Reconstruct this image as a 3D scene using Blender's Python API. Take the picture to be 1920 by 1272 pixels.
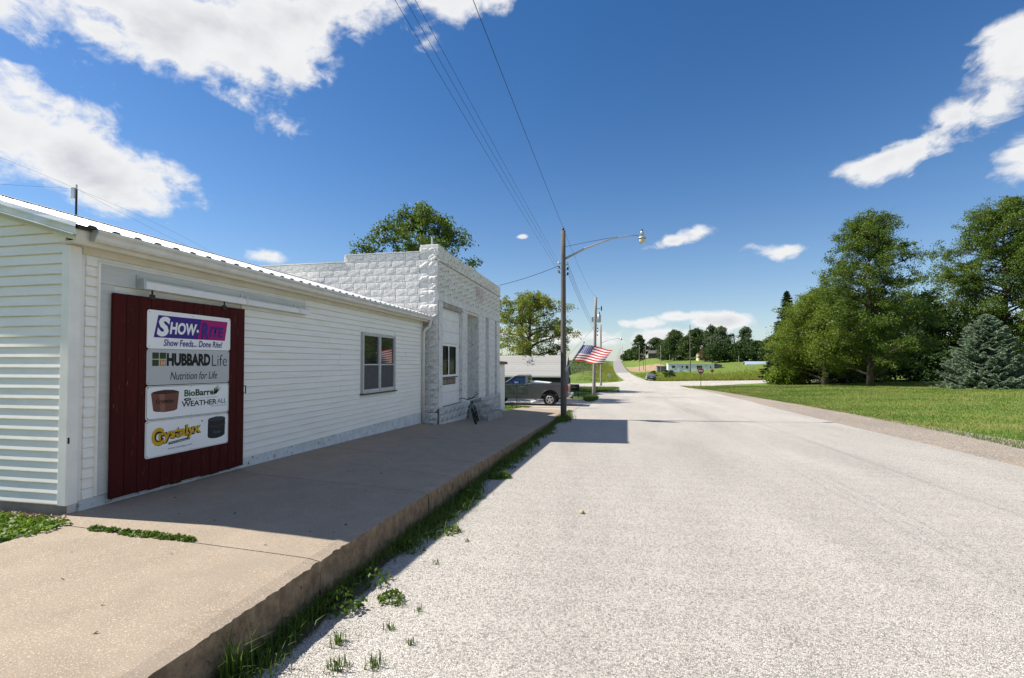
import bpy, bmesh, math, random
import numpy as np
from mathutils import Vector, Matrix
R = math.radians
random.seed(7)
for o in list(bpy.data.objects): bpy.data.objects.remove(o, do_unlink=True)
sc = bpy.context.scene
col = sc.collection

# ------------------------------------------------------------------ camera
cam = bpy.data.cameras.new('camera'); camo = bpy.data.objects.new('camera', cam); col.objects.link(camo)
camo.location = (0, 0, 1.68); camo.rotation_euler = (R(90 + 1.273), 0, R(11.613))
cam.sensor_width = 36; cam.lens = 16.875; cam.shift_y = 0.01302; cam.clip_end = 6000; cam.clip_start = 0.05
sc.camera = camo

# ------------------------------------------------------------------ sun, sky, exposure
SUN = Vector((-1.0, -0.09, 1.055)).normalized()
sun = bpy.data.lights.new('sun', 'SUN'); sun.energy = 5.0; sun.angle = R(0.53); sun.color = (1.0, 0.945, 0.85)
suno = bpy.data.objects.new('sun', sun); col.objects.link(suno); suno.location = (-30, 0, 40)
suno.rotation_euler = SUN.to_track_quat('Z', 'Y').to_euler()
world = bpy.data.worlds.new('World'); sc.world = world; world.use_nodes = True
sc.view_settings.view_transform = 'Standard'; sc.view_settings.look = 'None'
sc.view_settings.exposure = 0.8; sc.view_settings.gamma = 1.0

def build_world():
    nt = world.node_tree; N = nt.nodes; L = nt.links; N.clear()
    out = N.new('ShaderNodeOutputWorld')
    sky = N.new('ShaderNodeTexSky'); sky.sky_type = 'NISHITA'; sky.sun_disc = False
    sky.sun_elevation = math.asin(SUN.z); sky.sun_rotation = math.atan2(SUN.x, SUN.y)
    sky.altitude = 300; sky.air_density = 1.0; sky.dust_density = 0.25; sky.ozone_density = 1.9
    b1 = N.new('ShaderNodeBackground'); b1.inputs[1].default_value = 0.076
    hsv = N.new('ShaderNodeHueSaturation'); hsv.inputs['Hue'].default_value = .505; hsv.inputs['Saturation'].default_value = 1.32; hsv.inputs['Value'].default_value = 1.0; L.new(sky.outputs[0], hsv.inputs['Color']); L.new(hsv.outputs[0], b1.inputs[0])
    tc = N.new('ShaderNodeTexCoord'); sep = N.new('ShaderNodeSeparateXYZ'); L.new(tc.outputs['Generated'], sep.inputs[0])
    def M(op, a, b=None, c=None, clamp=False):
        n = N.new('ShaderNodeMath'); n.operation = op; n.use_clamp = clamp
        for i, v in enumerate((a, b, c)):
            if v is None: continue
            if isinstance(v, (int, float)): n.inputs[i].default_value = v
            else: L.new(v, n.inputs[i])
        return n.outputs[0]
    az = M('MULTIPLY', M('ARCTAN2', sep.outputs[0], sep.outputs[1]), 57.2958)
    el = M('MULTIPLY', M('ARCSINE', sep.outputs[2]), 57.2958)
    cmb = N.new('ShaderNodeCombineXYZ'); L.new(az, cmb.inputs[0]); L.new(el, cmb.inputs[1])
    # cloud groups as directions in the sky: azimuth, elevation, half widths, tilt (degrees), weight
    blobs = [(-57, 32.5, 13, 4.4, 0, 1.1), (-46, 31.0, 8, 4.6, -10, 1.15), (-36, 33.2, 10, 4.2, 18, 1.1), (-20, 38, 11, 3.6, 8, 1.0),
             (-60, 19, 6.5, 4.8, 0, 1.2), (-53.5, 16.8, 7.0, 3.2, -8, 1.15), (-70, 20, 7, 4, 0, .9), (-60, 28.5, 9, 3.8, 0, 1.15),
             (36.5, 23.6, 6.2, 3.2, 22, 1.12), (31.3, 21.2, 3.4, 2.0, 18, .95), (27.0, 18.7, 4.2, 1.4, 10, 1.0), (36.8, 16.8, 3.2, 2.2, 25, 1.1), (44, 24, 8, 5, 20, 1.0),
             (-38.8, 11.2, 2.4, .9, 0, .9), (-10.5, 14.8, .9, .35, 0, .85), (7.0, 13.6, 4.2, 1.1, 8, .85), (18.2, 11.6, 3.2, 1.2, 0, .95),
             (2.8, 4.7, 3.4, .8, 0, 1.05), (7.6, 5.2, 2.6, .65, 0, 1.05), (12.2, 4.6, 5, 1.0, 0, .95), (-3.0, 3.2, 6, 1.3, 0, 1.0), (7, 3.0, 7, 1.2, 0, .95), (-2.0, 6.2, 2.2, .8, 0, .85),
             (-12, 3.5, 6, 1, 0, .7), (22, 4.0, 8, 1.6, 0, .9), (-30, 5, 8, 1.2, 0, .75), (-46, 6.5, 6, 1.2, 0, .8),
             (-90, 22, 14, 6, 10, .8), (-125, 30, 14, 6, -10, .9), (165, 30, 14, 6, 15, .9), (130, 16, 12, 4, 0, .9),
             (52, 27, 9, 6, 18, 1.15), (64, 33, 12, 6.5, 10, 1.15), (82, 24, 13, 6.5, -8, 1.15), (100, 38, 14, 8, -12, 1.15), (118, 22, 13, 6, 0, 1.1), (70, 13, 12, 4, 0, 1.0), (75, 52, 18, 7, 0, 1.1), (135, 48, 18, 8, 10, 1.1), (20, 66, 22, 6, 20, 1.0), (175, 54, 20, 8, 0, 1.05), (-150, 46, 16, 7, 0, 1.05), (-160, 20, 14, 6, 8, 1.1), (-110, 62, 24, 7, 0, 1.0), (-60, 52, 16, 5, 0, .95),  # unseen clouds beyond the view, added for whiter, brighter fill light
             (60, 5, 14, 1.6, 0, .8), (100, 6, 16, 2, 0, .8), (150, 5, 16, 1.6, 0, .8), (-100, 6, 16, 1.8, 0, .8), (-150, 6, 16, 2, 0, .8)]
    cov = None
    for (a, e, wa, we, tilt, wt) in blobs:
        vs = N.new('ShaderNodeVectorMath'); vs.operation = 'SUBTRACT'; L.new(cmb.outputs[0], vs.inputs[0]); vs.inputs[1].default_value = (a, e, 0)
        mp = N.new('ShaderNodeMapping'); mp.vector_type = 'TEXTURE'; L.new(vs.outputs[0], mp.inputs[0])
        mp.inputs['Rotation'].default_value = (0, 0, R(tilt)); mp.inputs['Scale'].default_value = (wa, we, 1)
        ln = N.new('ShaderNodeVectorMath'); ln.operation = 'LENGTH'; L.new(mp.outputs[0], ln.inputs[0])
        v = M('SUBTRACT', wt, M('MULTIPLY', ln.outputs['Value'], 0.62))
        cov = v if cov is None else M('SMOOTH_MAX', cov, v, 0.12)
    # billowy noise, flattened toward the horizon
    sc3 = N.new('ShaderNodeVectorMath'); sc3.operation = 'MULTIPLY'; L.new(tc.outputs['Generated'], sc3.inputs[0]); sc3.inputs[1].default_value = (1, 1, 1.45)
    n1 = N.new('ShaderNodeTexNoise'); n1.inputs['Scale'].default_value = 7.5; n1.inputs['Detail'].default_value = 12; n1.inputs['Roughness'].default_value = .56; n1.inputs['Distortion'].default_value = .25
    L.new(sc3.outputs[0], n1.inputs['Vector'])
    n2 = N.new('ShaderNodeTexNoise'); n2.inputs['Scale'].default_value = 26; n2.inputs['Detail'].default_value = 9; n2.inputs['Roughness'].default_value = .65; n2.inputs['Distortion'].default_value = .5
    L.new(sc3.outputs[0], n2.inputs['Vector'])
    nz = M('ADD', M('MULTIPLY', M('SUBTRACT', n1.outputs[0], .5), 2.1), M('MULTIPLY', M('SUBTRACT', n2.outputs[0], .5), 0.75))
    wv = N.new('ShaderNodeVectorMath'); wv.operation = 'MULTIPLY_ADD'; L.new(n2.outputs['Color'], wv.inputs[0]); wv.inputs[1].default_value = (.05, .05, .05); L.new(sc3.outputs[0], wv.inputs[2])
    puff = None
    for sc_, am in ((13, 1.0),):
        vo = N.new('ShaderNodeTexVoronoi'); vo.feature = 'F1'; vo.inputs['Scale'].default_value = sc_; L.new(wv.outputs[0], vo.inputs['Vector'])
        t_ = M('MULTIPLY', M('SUBTRACT', .46, vo.outputs['Distance']), am); puff = t_ if puff is None else M('ADD', puff, t_)
    d = M('ADD', M('ADD', M('SUBTRACT', cov, 0.36), M('MULTIPLY', nz, .92)), M('MULTIPLY', puff, .42))
    mr = N.new('ShaderNodeMapRange'); mr.interpolation_type = 'SMOOTHSTEP'; L.new(d, mr.inputs[0]); mr.inputs[1].default_value = -.02; mr.inputs[2].default_value = .40
    mr.inputs[3].default_value = 0; mr.inputs[4].default_value = .97
    th = N.new('ShaderNodeMapRange'); L.new(d, th.inputs[0]); th.inputs[1].default_value = .30; th.inputs[2].default_value = .95; th.inputs[3].default_value = 0; th.inputs[4].default_value = 1
    n3 = N.new('ShaderNodeTexNoise'); n3.inputs['Scale'].default_value = 9; n3.inputs['Detail'].default_value = 7
    off = N.new('ShaderNodeVectorMath'); off.operation = 'ADD'; L.new(sc3.outputs[0], off.inputs[0]); off.inputs[1].default_value = (.04, 0, .1); L.new(off.outputs[0], n3.inputs['Vector'])
    shade = M('MULTIPLY', th.outputs[0], M('MULTIPLY', M('SUBTRACT', n3.outputs[0], .3), 2.2, clamp=True))
    cr = N.new('ShaderNodeMix'); cr.data_type = 'RGBA'; L.new(shade, cr.inputs[0]); cr.inputs[6].default_value = (1, 1, 1, 1); cr.inputs[7].default_value = (.52, .55, .62, 1)
    b2 = N.new('ShaderNodeBackground'); L.new(cr.outputs[2], b2.inputs[0]); b2.inputs[1].default_value = .53
    hz = M('MULTIPLY', M('EXPONENT', M('MULTIPLY', M('MAXIMUM', el, 0.0), -0.13)), .60)
    b3 = N.new('ShaderNodeBackground'); b3.inputs[0].default_value = (.78, .88, 1.0, 1); b3.inputs[1].default_value = .40
    mh_ = N.new('ShaderNodeMixShader'); L.new(hz, mh_.inputs[0]); L.new(b1.outputs[0], mh_.inputs[1]); L.new(b3.outputs[0], mh_.inputs[2]); b1 = mh_
    mx = N.new('ShaderNodeMixShader'); L.new(mr.outputs[0], mx.inputs[0]); L.new(b1.outputs[0], mx.inputs[1]); L.new(b2.outputs[0], mx.inputs[2])
    L.new(mx.outputs[0], out.inputs[0])
build_world()

# ------------------------------------------------------------------ helpers
def tag(o, label=None, cat=None, group=None, kind=None):
    if label: o['label'] = label
    if cat: o['category'] = cat
    if group: o['group'] = group
    if kind: o['kind'] = kind
    return o
def empty(name, loc, label, cat, group=None, rz=0.0):
    o = bpy.data.objects.new(name, None); o.empty_display_size = .2; col.objects.link(o)
    o.location = loc; o.rotation_euler = (0, 0, rz); o['org'] = list(loc)
    return tag(o, label, cat, group)
def origin_of(o):
    while o.parent: o = o.parent
    return o.location.copy()
class MB:
    """collects world-space (or local) geometry for one mesh object"""
    def __init__(s): s.v = []; s.f = []; s.m = []; s.cur = 0
    def add(s, vs, fs, m=None):
        b = len(s.v); s.v += [tuple(p) for p in vs]; s.f += [tuple(i + b for i in f) for f in fs]; s.m += [s.cur if m is None else m] * len(fs); return s
    def box(s, x0, x1, y0, y1, z0, z1, m=None):
        return s.add([(x0,y0,z0),(x1,y0,z0),(x1,y1,z0),(x0,y1,z0),(x0,y0,z1),(x1,y0,z1),(x1,y1,z1),(x0,y1,z1)],
                     [(0,3,2,1),(4,5,6,7),(0,1,5,4),(1,2,6,5),(2,3,7,6),(3,0,4,7)], m)
    def hexa(s, p, m=None):  # 8 points: bottom 4 then top 4
        return s.add(p, [(0,3,2,1),(4,5,6,7),(0,1,5,4),(1,2,6,5),(2,3,7,6),(3,0,4,7)], m)
    def tube(s, pts, rad, n=8, cap=True, m=None):
        pts = [Vector(p) for p in pts]; k = len(pts)
        if isinstance(rad, (int, float)): rad = [rad] * k
        b = len(s.v); up = Vector((0, 0, 1)); prev = None
        for i, p in enumerate(pts):
            d = (pts[min(i+1,k-1)] - pts[max(i-1,0)]).normalized()
            if prev is None:
                a = d.cross(up)
                if a.length < 1e-3: a = Vector((1, 0, 0))
                a.normalize()
            else:
                a = prev - d * prev.dot(d)
                if a.length < 1e-4: a = d.orthogonal()
                a.normalize()
            prev = a; c = d.cross(a)
            for j in range(n):
                t = 2*math.pi*j/n; s.v.append(tuple(p + (a*math.cos(t) + c*math.sin(t)) * rad[i]))
        mi = s.cur if m is None else m
        for i in range(k-1):
            for j in range(n):
                s.f.append((b+i*n+j, b+i*n+(j+1)%n, b+(i+1)*n+(j+1)%n, b+(i+1)*n+j)); s.m.append(mi)
        if cap:
            s.f.append(tuple(b+j for j in reversed(range(n)))); s.m.append(mi)
            s.f.append(tuple(b+(k-1)*n+j for j in range(n))); s.m.append(mi)
        return s
    def prism(s, poly, fn, t0, t1, m=None):
        """poly of 2D points; fn(a,b,t)->xyz; extruded from t0 to t1"""
        n = len(poly)
        vs = [fn(a, b, t0) for a, b in poly] + [fn(a, b, t1) for a, b in poly]
        fs = [tuple(range(n)), tuple(reversed(range(n, 2*n)))] + [(i, i+n, (i+1)%n+n, (i+1)%n) for i in range(n)]
        return s.add(vs, fs, m)
    def lathe(s, c, prof, n=16, axis='z', m=None):
        b = len(s.v); mi = s.cur if m is None else m
        for (r, h) in prof:
            for j in range(n):
                t = 2*math.pi*j/n; a, d = r*math.cos(t), r*math.sin(t)
                s.v.append({'z': (c[0]+a, c[1]+d, c[2]+h), 'x': (c[0]+h, c[1]+a, c[2]+d), 'y': (c[0]+a, c[1]+h, c[2]+d)}[axis])
        for i in range(len(prof)-1):
            for j in range(n):
                s.f.append((b+i*n+j, b+i*n+(j+1)%n, b+(i+1)*n+(j+1)%n, b+(i+1)*n+j)); s.m.append(mi)
        s.f.append(tuple(b+j for j in reversed(range(n)))); s.m.append(mi)
        s.f.append(tuple(b+(len(prof)-1)*n+j for j in range(n))); s.m.append(mi)
        return s
    def mesh(s, name, mats, smooth=False, off=None):
        me = bpy.data.meshes.new(name)
        v = s.v if off is None else [(p[0]-off[0], p[1]-off[1], p[2]-off[2]) for p in s.v]
        me.from_pydata(v, [], s.f); me.validate()
        for m in (mats if isinstance(mats, (list, tuple)) else [mats]): me.materials.append(m)
        if len(me.materials) > 1 and len(me.polygons) == len(s.m): me.polygons.foreach_set('material_index', s.m)
        bm = bmesh.new(); bm.from_mesh(me); bmesh.ops.recalc_face_normals(bm, faces=bm.faces); bm.to_mesh(me); bm.free()
        if smooth: me.shade_smooth()
        return me
    def build(s, name, mats, parent=None, smooth=False, local=False, bevel=0):
        off = None if (local or parent is None) else origin_of(parent)
        o = bpy.data.objects.new(name, s.mesh(name, mats, smooth, off)); col.objects.link(o)
        if parent is not None: o.parent = parent
        if bevel:
            b = o.modifiers.new('bevel', 'BEVEL'); b.width = bevel; b.segments = 2; b.limit_method = 'ANGLE'
        return o
def np_mesh(name, V, F, mat, nper=4, smooth=False, mats_idx=None):
    me = bpy.data.meshes.new(name); V = np.asarray(V, np.float32); F = np.asarray(F, np.int32)
    me.vertices.add(len(V)); me.vertices.foreach_set('co', V.ravel())
    me.loops.add(F.size); me.loops.foreach_set('vertex_index', F.ravel())
    me.polygons.add(len(F)); me.polygons.foreach_set('loop_start', np.arange(0, F.size, nper, dtype=np.int32))
    me.update(calc_edges=True)
    for m in (mat if isinstance(mat, (list, tuple)) else [mat]): me.materials.append(m)
    if smooth: me.shade_smooth()
    return me
def link(name, me, parent=None):
    o = bpy.data.objects.new(name, me); col.objects.link(o)
    if parent is not None: o.parent = parent
    return o

# ------------------------------------------------------------------ materials
MATS = {}
def mat(name, c1, c2=None, scale=6.0, rough=.8, bump=0.0, bscale=None, detail=6, metal=0.0, contrast=(.35, .65), spec=.3, rand=0.0,
        stretch=(1, 1, 1), spots=None, trans=0.0, bdist=.01, coat=0.0):
    """noise mix of two base colours, bump, optional dark spots (colour, scale, threshold)"""
    if name in MATS: return MATS[name]
    m = bpy.data.materials.new(name); m.use_nodes = True; nt = m.node_tree; N = nt.nodes; L = nt.links
    p = N['Principled BSDF']; p.inputs['Roughness'].default_value = rough; p.inputs['Metallic'].default_value = metal
    p.inputs['Specular IOR Level'].default_value = spec
    if coat: p.inputs['Coat Weight'].default_value = coat; p.inputs['Coat Roughness'].default_value = .06
    tc = N.new('ShaderNodeTexCoord'); mp = N.new('ShaderNodeMapping'); L.new(tc.outputs['Object'], mp.inputs[0]); mp.inputs['Scale'].default_value = stretch
    c2 = c2 or tuple(x*.85 for x in c1)
    nz = N.new('ShaderNodeTexNoise'); nz.inputs['Scale'].default_value = scale; nz.inputs['Detail'].default_value = detail; nz.inputs['Roughness'].default_value = .6
    L.new(mp.outputs[0], nz.inputs['Vector'])
    r = N.new('ShaderNodeMapRange'); L.new(nz.outputs[0], r.inputs[0]); r.inputs[1].default_value = contrast[0]; r.inputs[2].default_value = contrast[1]
    mx = N.new('ShaderNodeMix'); mx.data_type = 'RGBA'; L.new(r.outputs[0], mx.inputs[0]); mx.inputs[6].default_value = (*c1, 1); mx.inputs[7].default_value = (*c2, 1)
    c = mx.outputs[2]
    if spots:
        for (sc_, ss_, th, w) in spots:
            n2 = N.new('ShaderNodeTexNoise'); n2.inputs['Scale'].default_value = ss_; n2.inputs['Detail'].default_value = 5; n2.inputs['Roughness'].default_value = .7
            L.new(mp.outputs[0], n2.inputs['Vector'])
            r2 = N.new('ShaderNodeMapRange'); L.new(n2.outputs[0], r2.inputs[0]); r2.inputs[1].default_value = th; r2.inputs[2].default_value = th + w
            m2 = N.new('ShaderNodeMix'); m2.data_type = 'RGBA'; L.new(r2.outputs[0], m2.inputs[0]); L.new(c, m2.inputs[6]); m2.inputs[7].default_value = (*sc_, 1); c = m2.outputs[2]
    if rand:
        oi = N.new('ShaderNodeObjectInfo'); hs = N.new('ShaderNodeHueSaturation'); L.new(c, hs.inputs['Color'])
        rr = N.new('ShaderNodeMapRange'); L.new(oi.outputs['Random'], rr.inputs[0]); rr.inputs[3].default_value = 1-rand; rr.inputs[4].default_value = 1+rand
        L.new(rr.outputs[0], hs.inputs['Value']); c = hs.outputs[0]
    L.new(c, p.inputs['Base Color'])
    if bump:
        nb = N.new('ShaderNodeTexNoise'); nb.inputs['Scale'].default_value = bscale or scale*4; nb.inputs['Detail'].default_value = 6; L.new(mp.outputs[0], nb.inputs['Vector'])
        b = N.new('ShaderNodeBump'); b.inputs['Strength'].default_value = bump; b.inputs['Distance'].default_value = bdist; L.new(nb.outputs[0], b.inputs['Height']); L.new(b.outputs[0], p.inputs['Normal'])
    if trans:
        tr = N.new('ShaderNodeBsdfTranslucent'); L.new(c, tr.inputs[0]); ms = N.new('ShaderNodeMixShader'); ms.inputs[0].default_value = trans
        L.new(p.outputs[0], ms.inputs[1]); L.new(tr.outputs[0], ms.inputs[2]); L.new(ms.outputs[0], N['Material Output'].inputs[0])
    MATS[name] = m; return m
def chips(name, cols, scale, bump, bdist, patch=None):
    """loose stone surface: voronoi chips, each its own tone"""
    m = bpy.data.materials.new(name); m.use_nodes = True; nt = m.node_tree; N = nt.nodes; L = nt.links
    p = N['Principled BSDF']; p.inputs['Roughness'].default_value = .92; p.inputs['Specular IOR Level'].default_value = .2
    tc = N.new('ShaderNodeTexCoord')
    vo = N.new('ShaderNodeTexVoronoi'); vo.inputs['Scale'].default_value = scale; L.new(tc.outputs['Object'], vo.inputs['Vector'])
    ve = N.new('ShaderNodeTexVoronoi'); ve.feature = 'DISTANCE_TO_EDGE'; ve.inputs['Scale'].default_value = scale; L.new(tc.outputs['Object'], ve.inputs['Vector'])
    sp = N.new('ShaderNodeSeparateColor'); L.new(vo.outputs['Color'], sp.inputs[0])
    cr = N.new('ShaderNodeValToRGB'); L.new(sp.outputs[0], cr.inputs[0]); e = cr.color_ramp.elements
    e[0].color = (*cols[0], 1); e[1].color = (*cols[-1], 1); e[1].position = 1
    for i, c in enumerate(cols[1:-1]):
        x = e.new((i+1)/(len(cols)-1)); x.color = (*c, 1)
    gap = N.new('ShaderNodeMapRange'); L.new(ve.outputs[0], gap.inputs[0]); gap.inputs[1].default_value = 0; gap.inputs[2].default_value = .13; gap.inputs[3].default_value = .26; gap.inputs[4].default_value = 1
    m1 = N.new('ShaderNodeMix'); m1.data_type = 'RGBA'; m1.blend_type = 'MULTIPLY'; m1.inputs[0].default_value = 1; L.new(cr.outputs[0], m1.inputs[6]); L.new(gap.outputs[0], m1.inputs[7])
    n = N.new('ShaderNodeTexNoise'); n.inputs['Scale'].default_value = .35; n.inputs['Detail'].default_value = 7; n.inputs['Roughness'].default_value = .65
    mp = N.new('ShaderNodeMapping'); L.new(tc.outputs['Object'], mp.inputs[0]); mp.inputs['Scale'].default_value = (1.6, .35, 1); L.new(mp.outputs[0], n.inputs['Vector'])
    r = N.new('ShaderNodeMapRange'); L.new(n.outputs[0], r.inputs[0]); r.inputs[1].default_value = .3; r.inputs[2].default_value = .7; r.inputs[3].default_value = .84; r.inputs[4].default_value = 1.08
    m2 = N.new('ShaderNodeMix'); m2.data_type = 'RGBA'; m2.blend_type = 'MULTIPLY'; m2.inputs[0].default_value = 1; L.new(m1.outputs[2], m2.inputs[6]); L.new(r.outputs[0], m2.inputs[7])
    c = m2.outputs[2]
    if patch:
        n4 = N.new('ShaderNodeTexNoise'); n4.inputs['Scale'].default_value = patch[1]; n4.inputs['Detail'].default_value = 8; L.new(tc.outputs['Object'], n4.inputs['Vector'])
        r4 = N.new('ShaderNodeMapRange'); L.new(n4.outputs[0], r4.inputs[0]); r4.inputs[1].default_value = patch[2]; r4.inputs[2].default_value = patch[2]+.12; r4.inputs[4].default_value = patch[3]
        m4 = N.new('ShaderNodeMix'); m4.data_type = 'RGBA'; L.new(r4.outputs[0], m4.inputs[0]); L.new(c, m4.inputs[6]); m4.inputs[7].default_value = (*patch[0], 1); c = m4.outputs[2]
    L.new(c, p.inputs['Base Color'])
    b = N.new('ShaderNodeBump'); b.inputs['Strength'].default_value = bump; b.inputs['Distance'].default_value = bdist; L.new(gap.outputs[0], b.inputs['Height']); L.new(b.outputs[0], p.inputs['Normal'])
    MATS[name] = m; return m
def leafmat(name, c1, c2, trans=.35, scale=.6, rough=.55, isl=.5, rng_=(.4, 1.1)):
    m = bpy.data.materials.new(name); m.use_nodes = True; nt = m.node_tree; N = nt.nodes; L = nt.links
    p = N['Principled BSDF']; p.inputs['Roughness'].default_value = rough; p.inputs['Specular IOR Level'].default_value = .3
    g = N.new('ShaderNodeNewGeometry'); tc = N.new('ShaderNodeTexCoord')
    nz = N.new('ShaderNodeTexNoise'); nz.inputs['Scale'].default_value = scale; nz.inputs['Detail'].default_value = 3; L.new(tc.outputs['Object'], nz.inputs['Vector'])
    ad = N.new('ShaderNodeMath'); ad.operation = 'ADD'; L.new(nz.outputs[0], ad.inputs[0])
    ml = N.new('ShaderNodeMath'); ml.operation = 'MULTIPLY'; L.new(g.outputs['Random Per Island'], ml.inputs[0]); ml.inputs[1].default_value = isl; L.new(ml.outputs[0], ad.inputs[1])
    r = N.new('ShaderNodeMapRange'); L.new(ad.outputs[0], r.inputs[0]); r.inputs[1].default_value = rng_[0]; r.inputs[2].default_value = rng_[1]
    mx = N.new('ShaderNodeMix'); mx.data_type = 'RGBA'; L.new(r.outputs[0], mx.inputs[0]); mx.inputs[6].default_value = (*c1, 1); mx.inputs[7].default_value = (*c2, 1)
    L.new(mx.outputs[2], p.inputs['Base Color'])
    tr = N.new('ShaderNodeBsdfTranslucent'); L.new(mx.outputs[2], tr.inputs[0]); ms = N.new('ShaderNodeMixShader'); ms.inputs[0].default_value = trans
    L.new(p.outputs[0], ms.inputs[1]); L.new(tr.outputs[0], ms.inputs[2]); L.new(ms.outputs[0], N['Material Output'].inputs[0])
    MATS[name] = m; return m
def glass(name, tint=(.02, .025, .03), rough=.02):
    if name in MATS: return MATS[name]
    m = bpy.data.materials.new(name); m.use_nodes = True; p = m.node_tree.nodes['Principled BSDF']
    p.inputs['Base Color'].default_value = (*tint, 1); p.inputs['Roughness'].default_value = rough; p.inputs['Specular IOR Level'].default_value = .9 if rough < .1 else .3; p.inputs['IOR'].default_value = 1.7 if rough < .1 else 1.45
    MATS[name] = m; return m

VINYL = mat('vinyl_siding', (.84, .83, .80), (.79, .78, .745), scale=2.5, rough=.5, bump=.12, bscale=60, stretch=(1, .35, 4), spec=.35, bdist=.002, spots=[((.74, .71, .63), 3.0, .52, .2)])
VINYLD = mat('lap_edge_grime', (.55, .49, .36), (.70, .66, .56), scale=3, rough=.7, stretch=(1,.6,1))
TRIM = mat('white_trim', (.82, .81, .78), (.75, .74, .71), scale=5, rough=.45, spots=[((.45, .42, .36), 9, .66, .12)])
HEADER = mat('painted_header_board', (.56, .57, .55), (.48, .49, .48), scale=6, rough=.6, bump=.2, stretch=(1, .3, 3))
SOFFIT = mat('soffit_vinyl', (.70, .66, .56), (.62, .58, .48), scale=3, rough=.55)
FOUND = mat('painted_foundation', (.62, .65, .67), (.5, .53, .55), scale=5, rough=.8, bump=.5, bscale=18, spots=[((.16, .16, .15), 14, .61, .02)])
RAWCONC = mat('raw_concrete', (.34, .30, .25), (.25, .22, .18), scale=6, rough=.9, bump=.5, bscale=30)
ROOFM = mat('galvanised_roofing', (.80, .80, .79), (.72, .72, .72), scale=2, rough=.42, metal=.25, spec=.5, spots=[((.55, .55, .55), 5, .68, .1)])
ROOFD = mat('roof_dark_and_rib_shade', (.06, .06, .06), rough=.8)  # near-black for the roof base, and painted shade in the open rib ends
GALV = mat('galvanised_trim', (.50, .53, .52), (.40, .43, .43), scale=4, rough=.38, metal=.55, spec=.5)
GUTTER = mat('gutter_aluminium', (.70, .69, .65), (.60, .59, .55), scale=4, rough=.4, spots=[((.42, .38, .30), 10, .64, .12)])
REDD = mat('dark_red_door_paint', (.068, .0085, .0075), (.048, .0065, .006), scale=5, rough=.65, spec=.12, bump=.25, bscale=40, stretch=(1, 4, .4), spots=[((.16, .10, .08), 15, .655, .02)])
IRON = mat('dark_iron', (.03, .03, .03), (.06, .05, .045), rough=.6, metal=.4)
GLASS = glass('window_glass')
SCREEN = mat('insect_screen', (.085, .085, .09), (.07, .07, .075), rough=.7)
ALU = mat('window_aluminium', (.56, .57, .57), (.46, .47, .47), scale=8, rough=.45, metal=.2)
BLOCKP = mat('painted_rock_block', (.76, .75, .72), (.68, .67, .64), scale=7, rough=.75, bump=.75, bscale=26, rand=.05, bdist=.02,
             spots=[((.52, .50, .46), 8, .545, .03), ((.17, .15, .13), 24, .60, .02)], spec=.1)
BLOCKF = mat('painted_facade_block', (.73, .72, .68), (.63, .62, .58), scale=7, rough=.75, bump=.75, bscale=26, rand=.05, bdist=.02,
             spots=[((.36, .32, .25), 9, .555, .03), ((.08, .075, .065), 20, .585, .02)], spec=.1)
BLOCKB = mat('blackened_base_block', (.60, .61, .60), (.44, .45, .45), scale=6, rough=.8, bump=.75, bscale=26, rand=.08, bdist=.02, spots=[((.20, .19, .18), 7, .56, .04), ((.06, .06, .055), 20, .59, .02)], spec=.1)
MORTAR = mat('painted_mortar', (.70, .70, .68), (.58, .57, .55), scale=9, rough=.9, bump=.4, spots=[((.16, .15, .14), 20, .64, .03)])
STUCCO = mat('weathered_stucco', (.70, .70, .68), (.58, .58, .56), scale=5, rough=.85, bump=.6, bscale=40, spots=[((.24, .23, .21), 12, .60, .03), ((.08, .08, .08), 26, .63, .02)], spec=.1)
PANELM = mat('painted_panel_board', (.76, .76, .74), (.68, .68, .66), scale=5, rough=.6, bump=.1, spots=[((.3, .3, .29), 20, .65, .02)])
CONC = mat('sidewalk_concrete', (.325, .258, .19), (.27, .214, .157), scale=3.0, rough=.9, bump=.5, bscale=150, bdist=.004, rand=.03,
           spots=[((.50, .44, .36), 110, .555, .05), ((.22, .185, .15), 95, .58, .04), ((.28, .235, .18), 1.1, .54, .25), ((.10, .085, .07), 14, .70, .01)])
KERBM = mat('kerb_aggregate', (.31, .225, .145), (.17, .122, .08), scale=10, rough=.95, bump=1.0, bscale=45, bdist=.02, spots=[((.08, .065, .05), 22, .62, .06)])
CHIP = chips('chipseal_road', [(.30, .275, .245), (.53, .492, .44), (.60, .558, .50), (.68, .636, .572), (.46, .424, .378)], 80, .7, .006)
GRAVEL = chips('shoulder_gravel', [(.24, .20, .16), (.40, .34, .28), (.47, .405, .34), (.35, .295, .24)], 34, .8, .010, patch=((.36, .285, .21), .8, .5, .6))
FARROAD = mat('far_road_asphalt', (.27, .25, .245), (.235, .22, .22), scale=.4, rough=.9)
DRIVE = mat('driveway_concrete', (.42, .36, .30), (.33, .285, .24), scale=1.2, rough=.9, bump=.2, bscale=60)
DIRT = mat('bare_dirt', (.34, .245, .15), (.25, .175, .105), scale=.5, rough=1, bump=.4)
SOIL = mat('dark_soil', (.06, .048, .036), (.10, .08, .06), scale=6, rough=1, bump=.6, bdist=.02)
GROUNDG = mat('grass_ground', (.085, .145, .016), (.140, .175, .034), scale=.35, rough=1, bump=.8, bscale=9, bdist=.05, detail=10,
              spots=[((.16, .15, .05), .55, .62, .12), ((.05, .115, .010), 1.6, .56, .12)])
LAWN = mat('lawn_turf', (.095, .180, .020), (.150, .205, .034), scale=.8, rough=1, bump=1.0, bscale=30, bdist=.04, detail=10,
           spots=[((.22, .20, .08), .45, .53, .14), ((.055, .115, .012), 1.4, .54, .12)])
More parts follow.
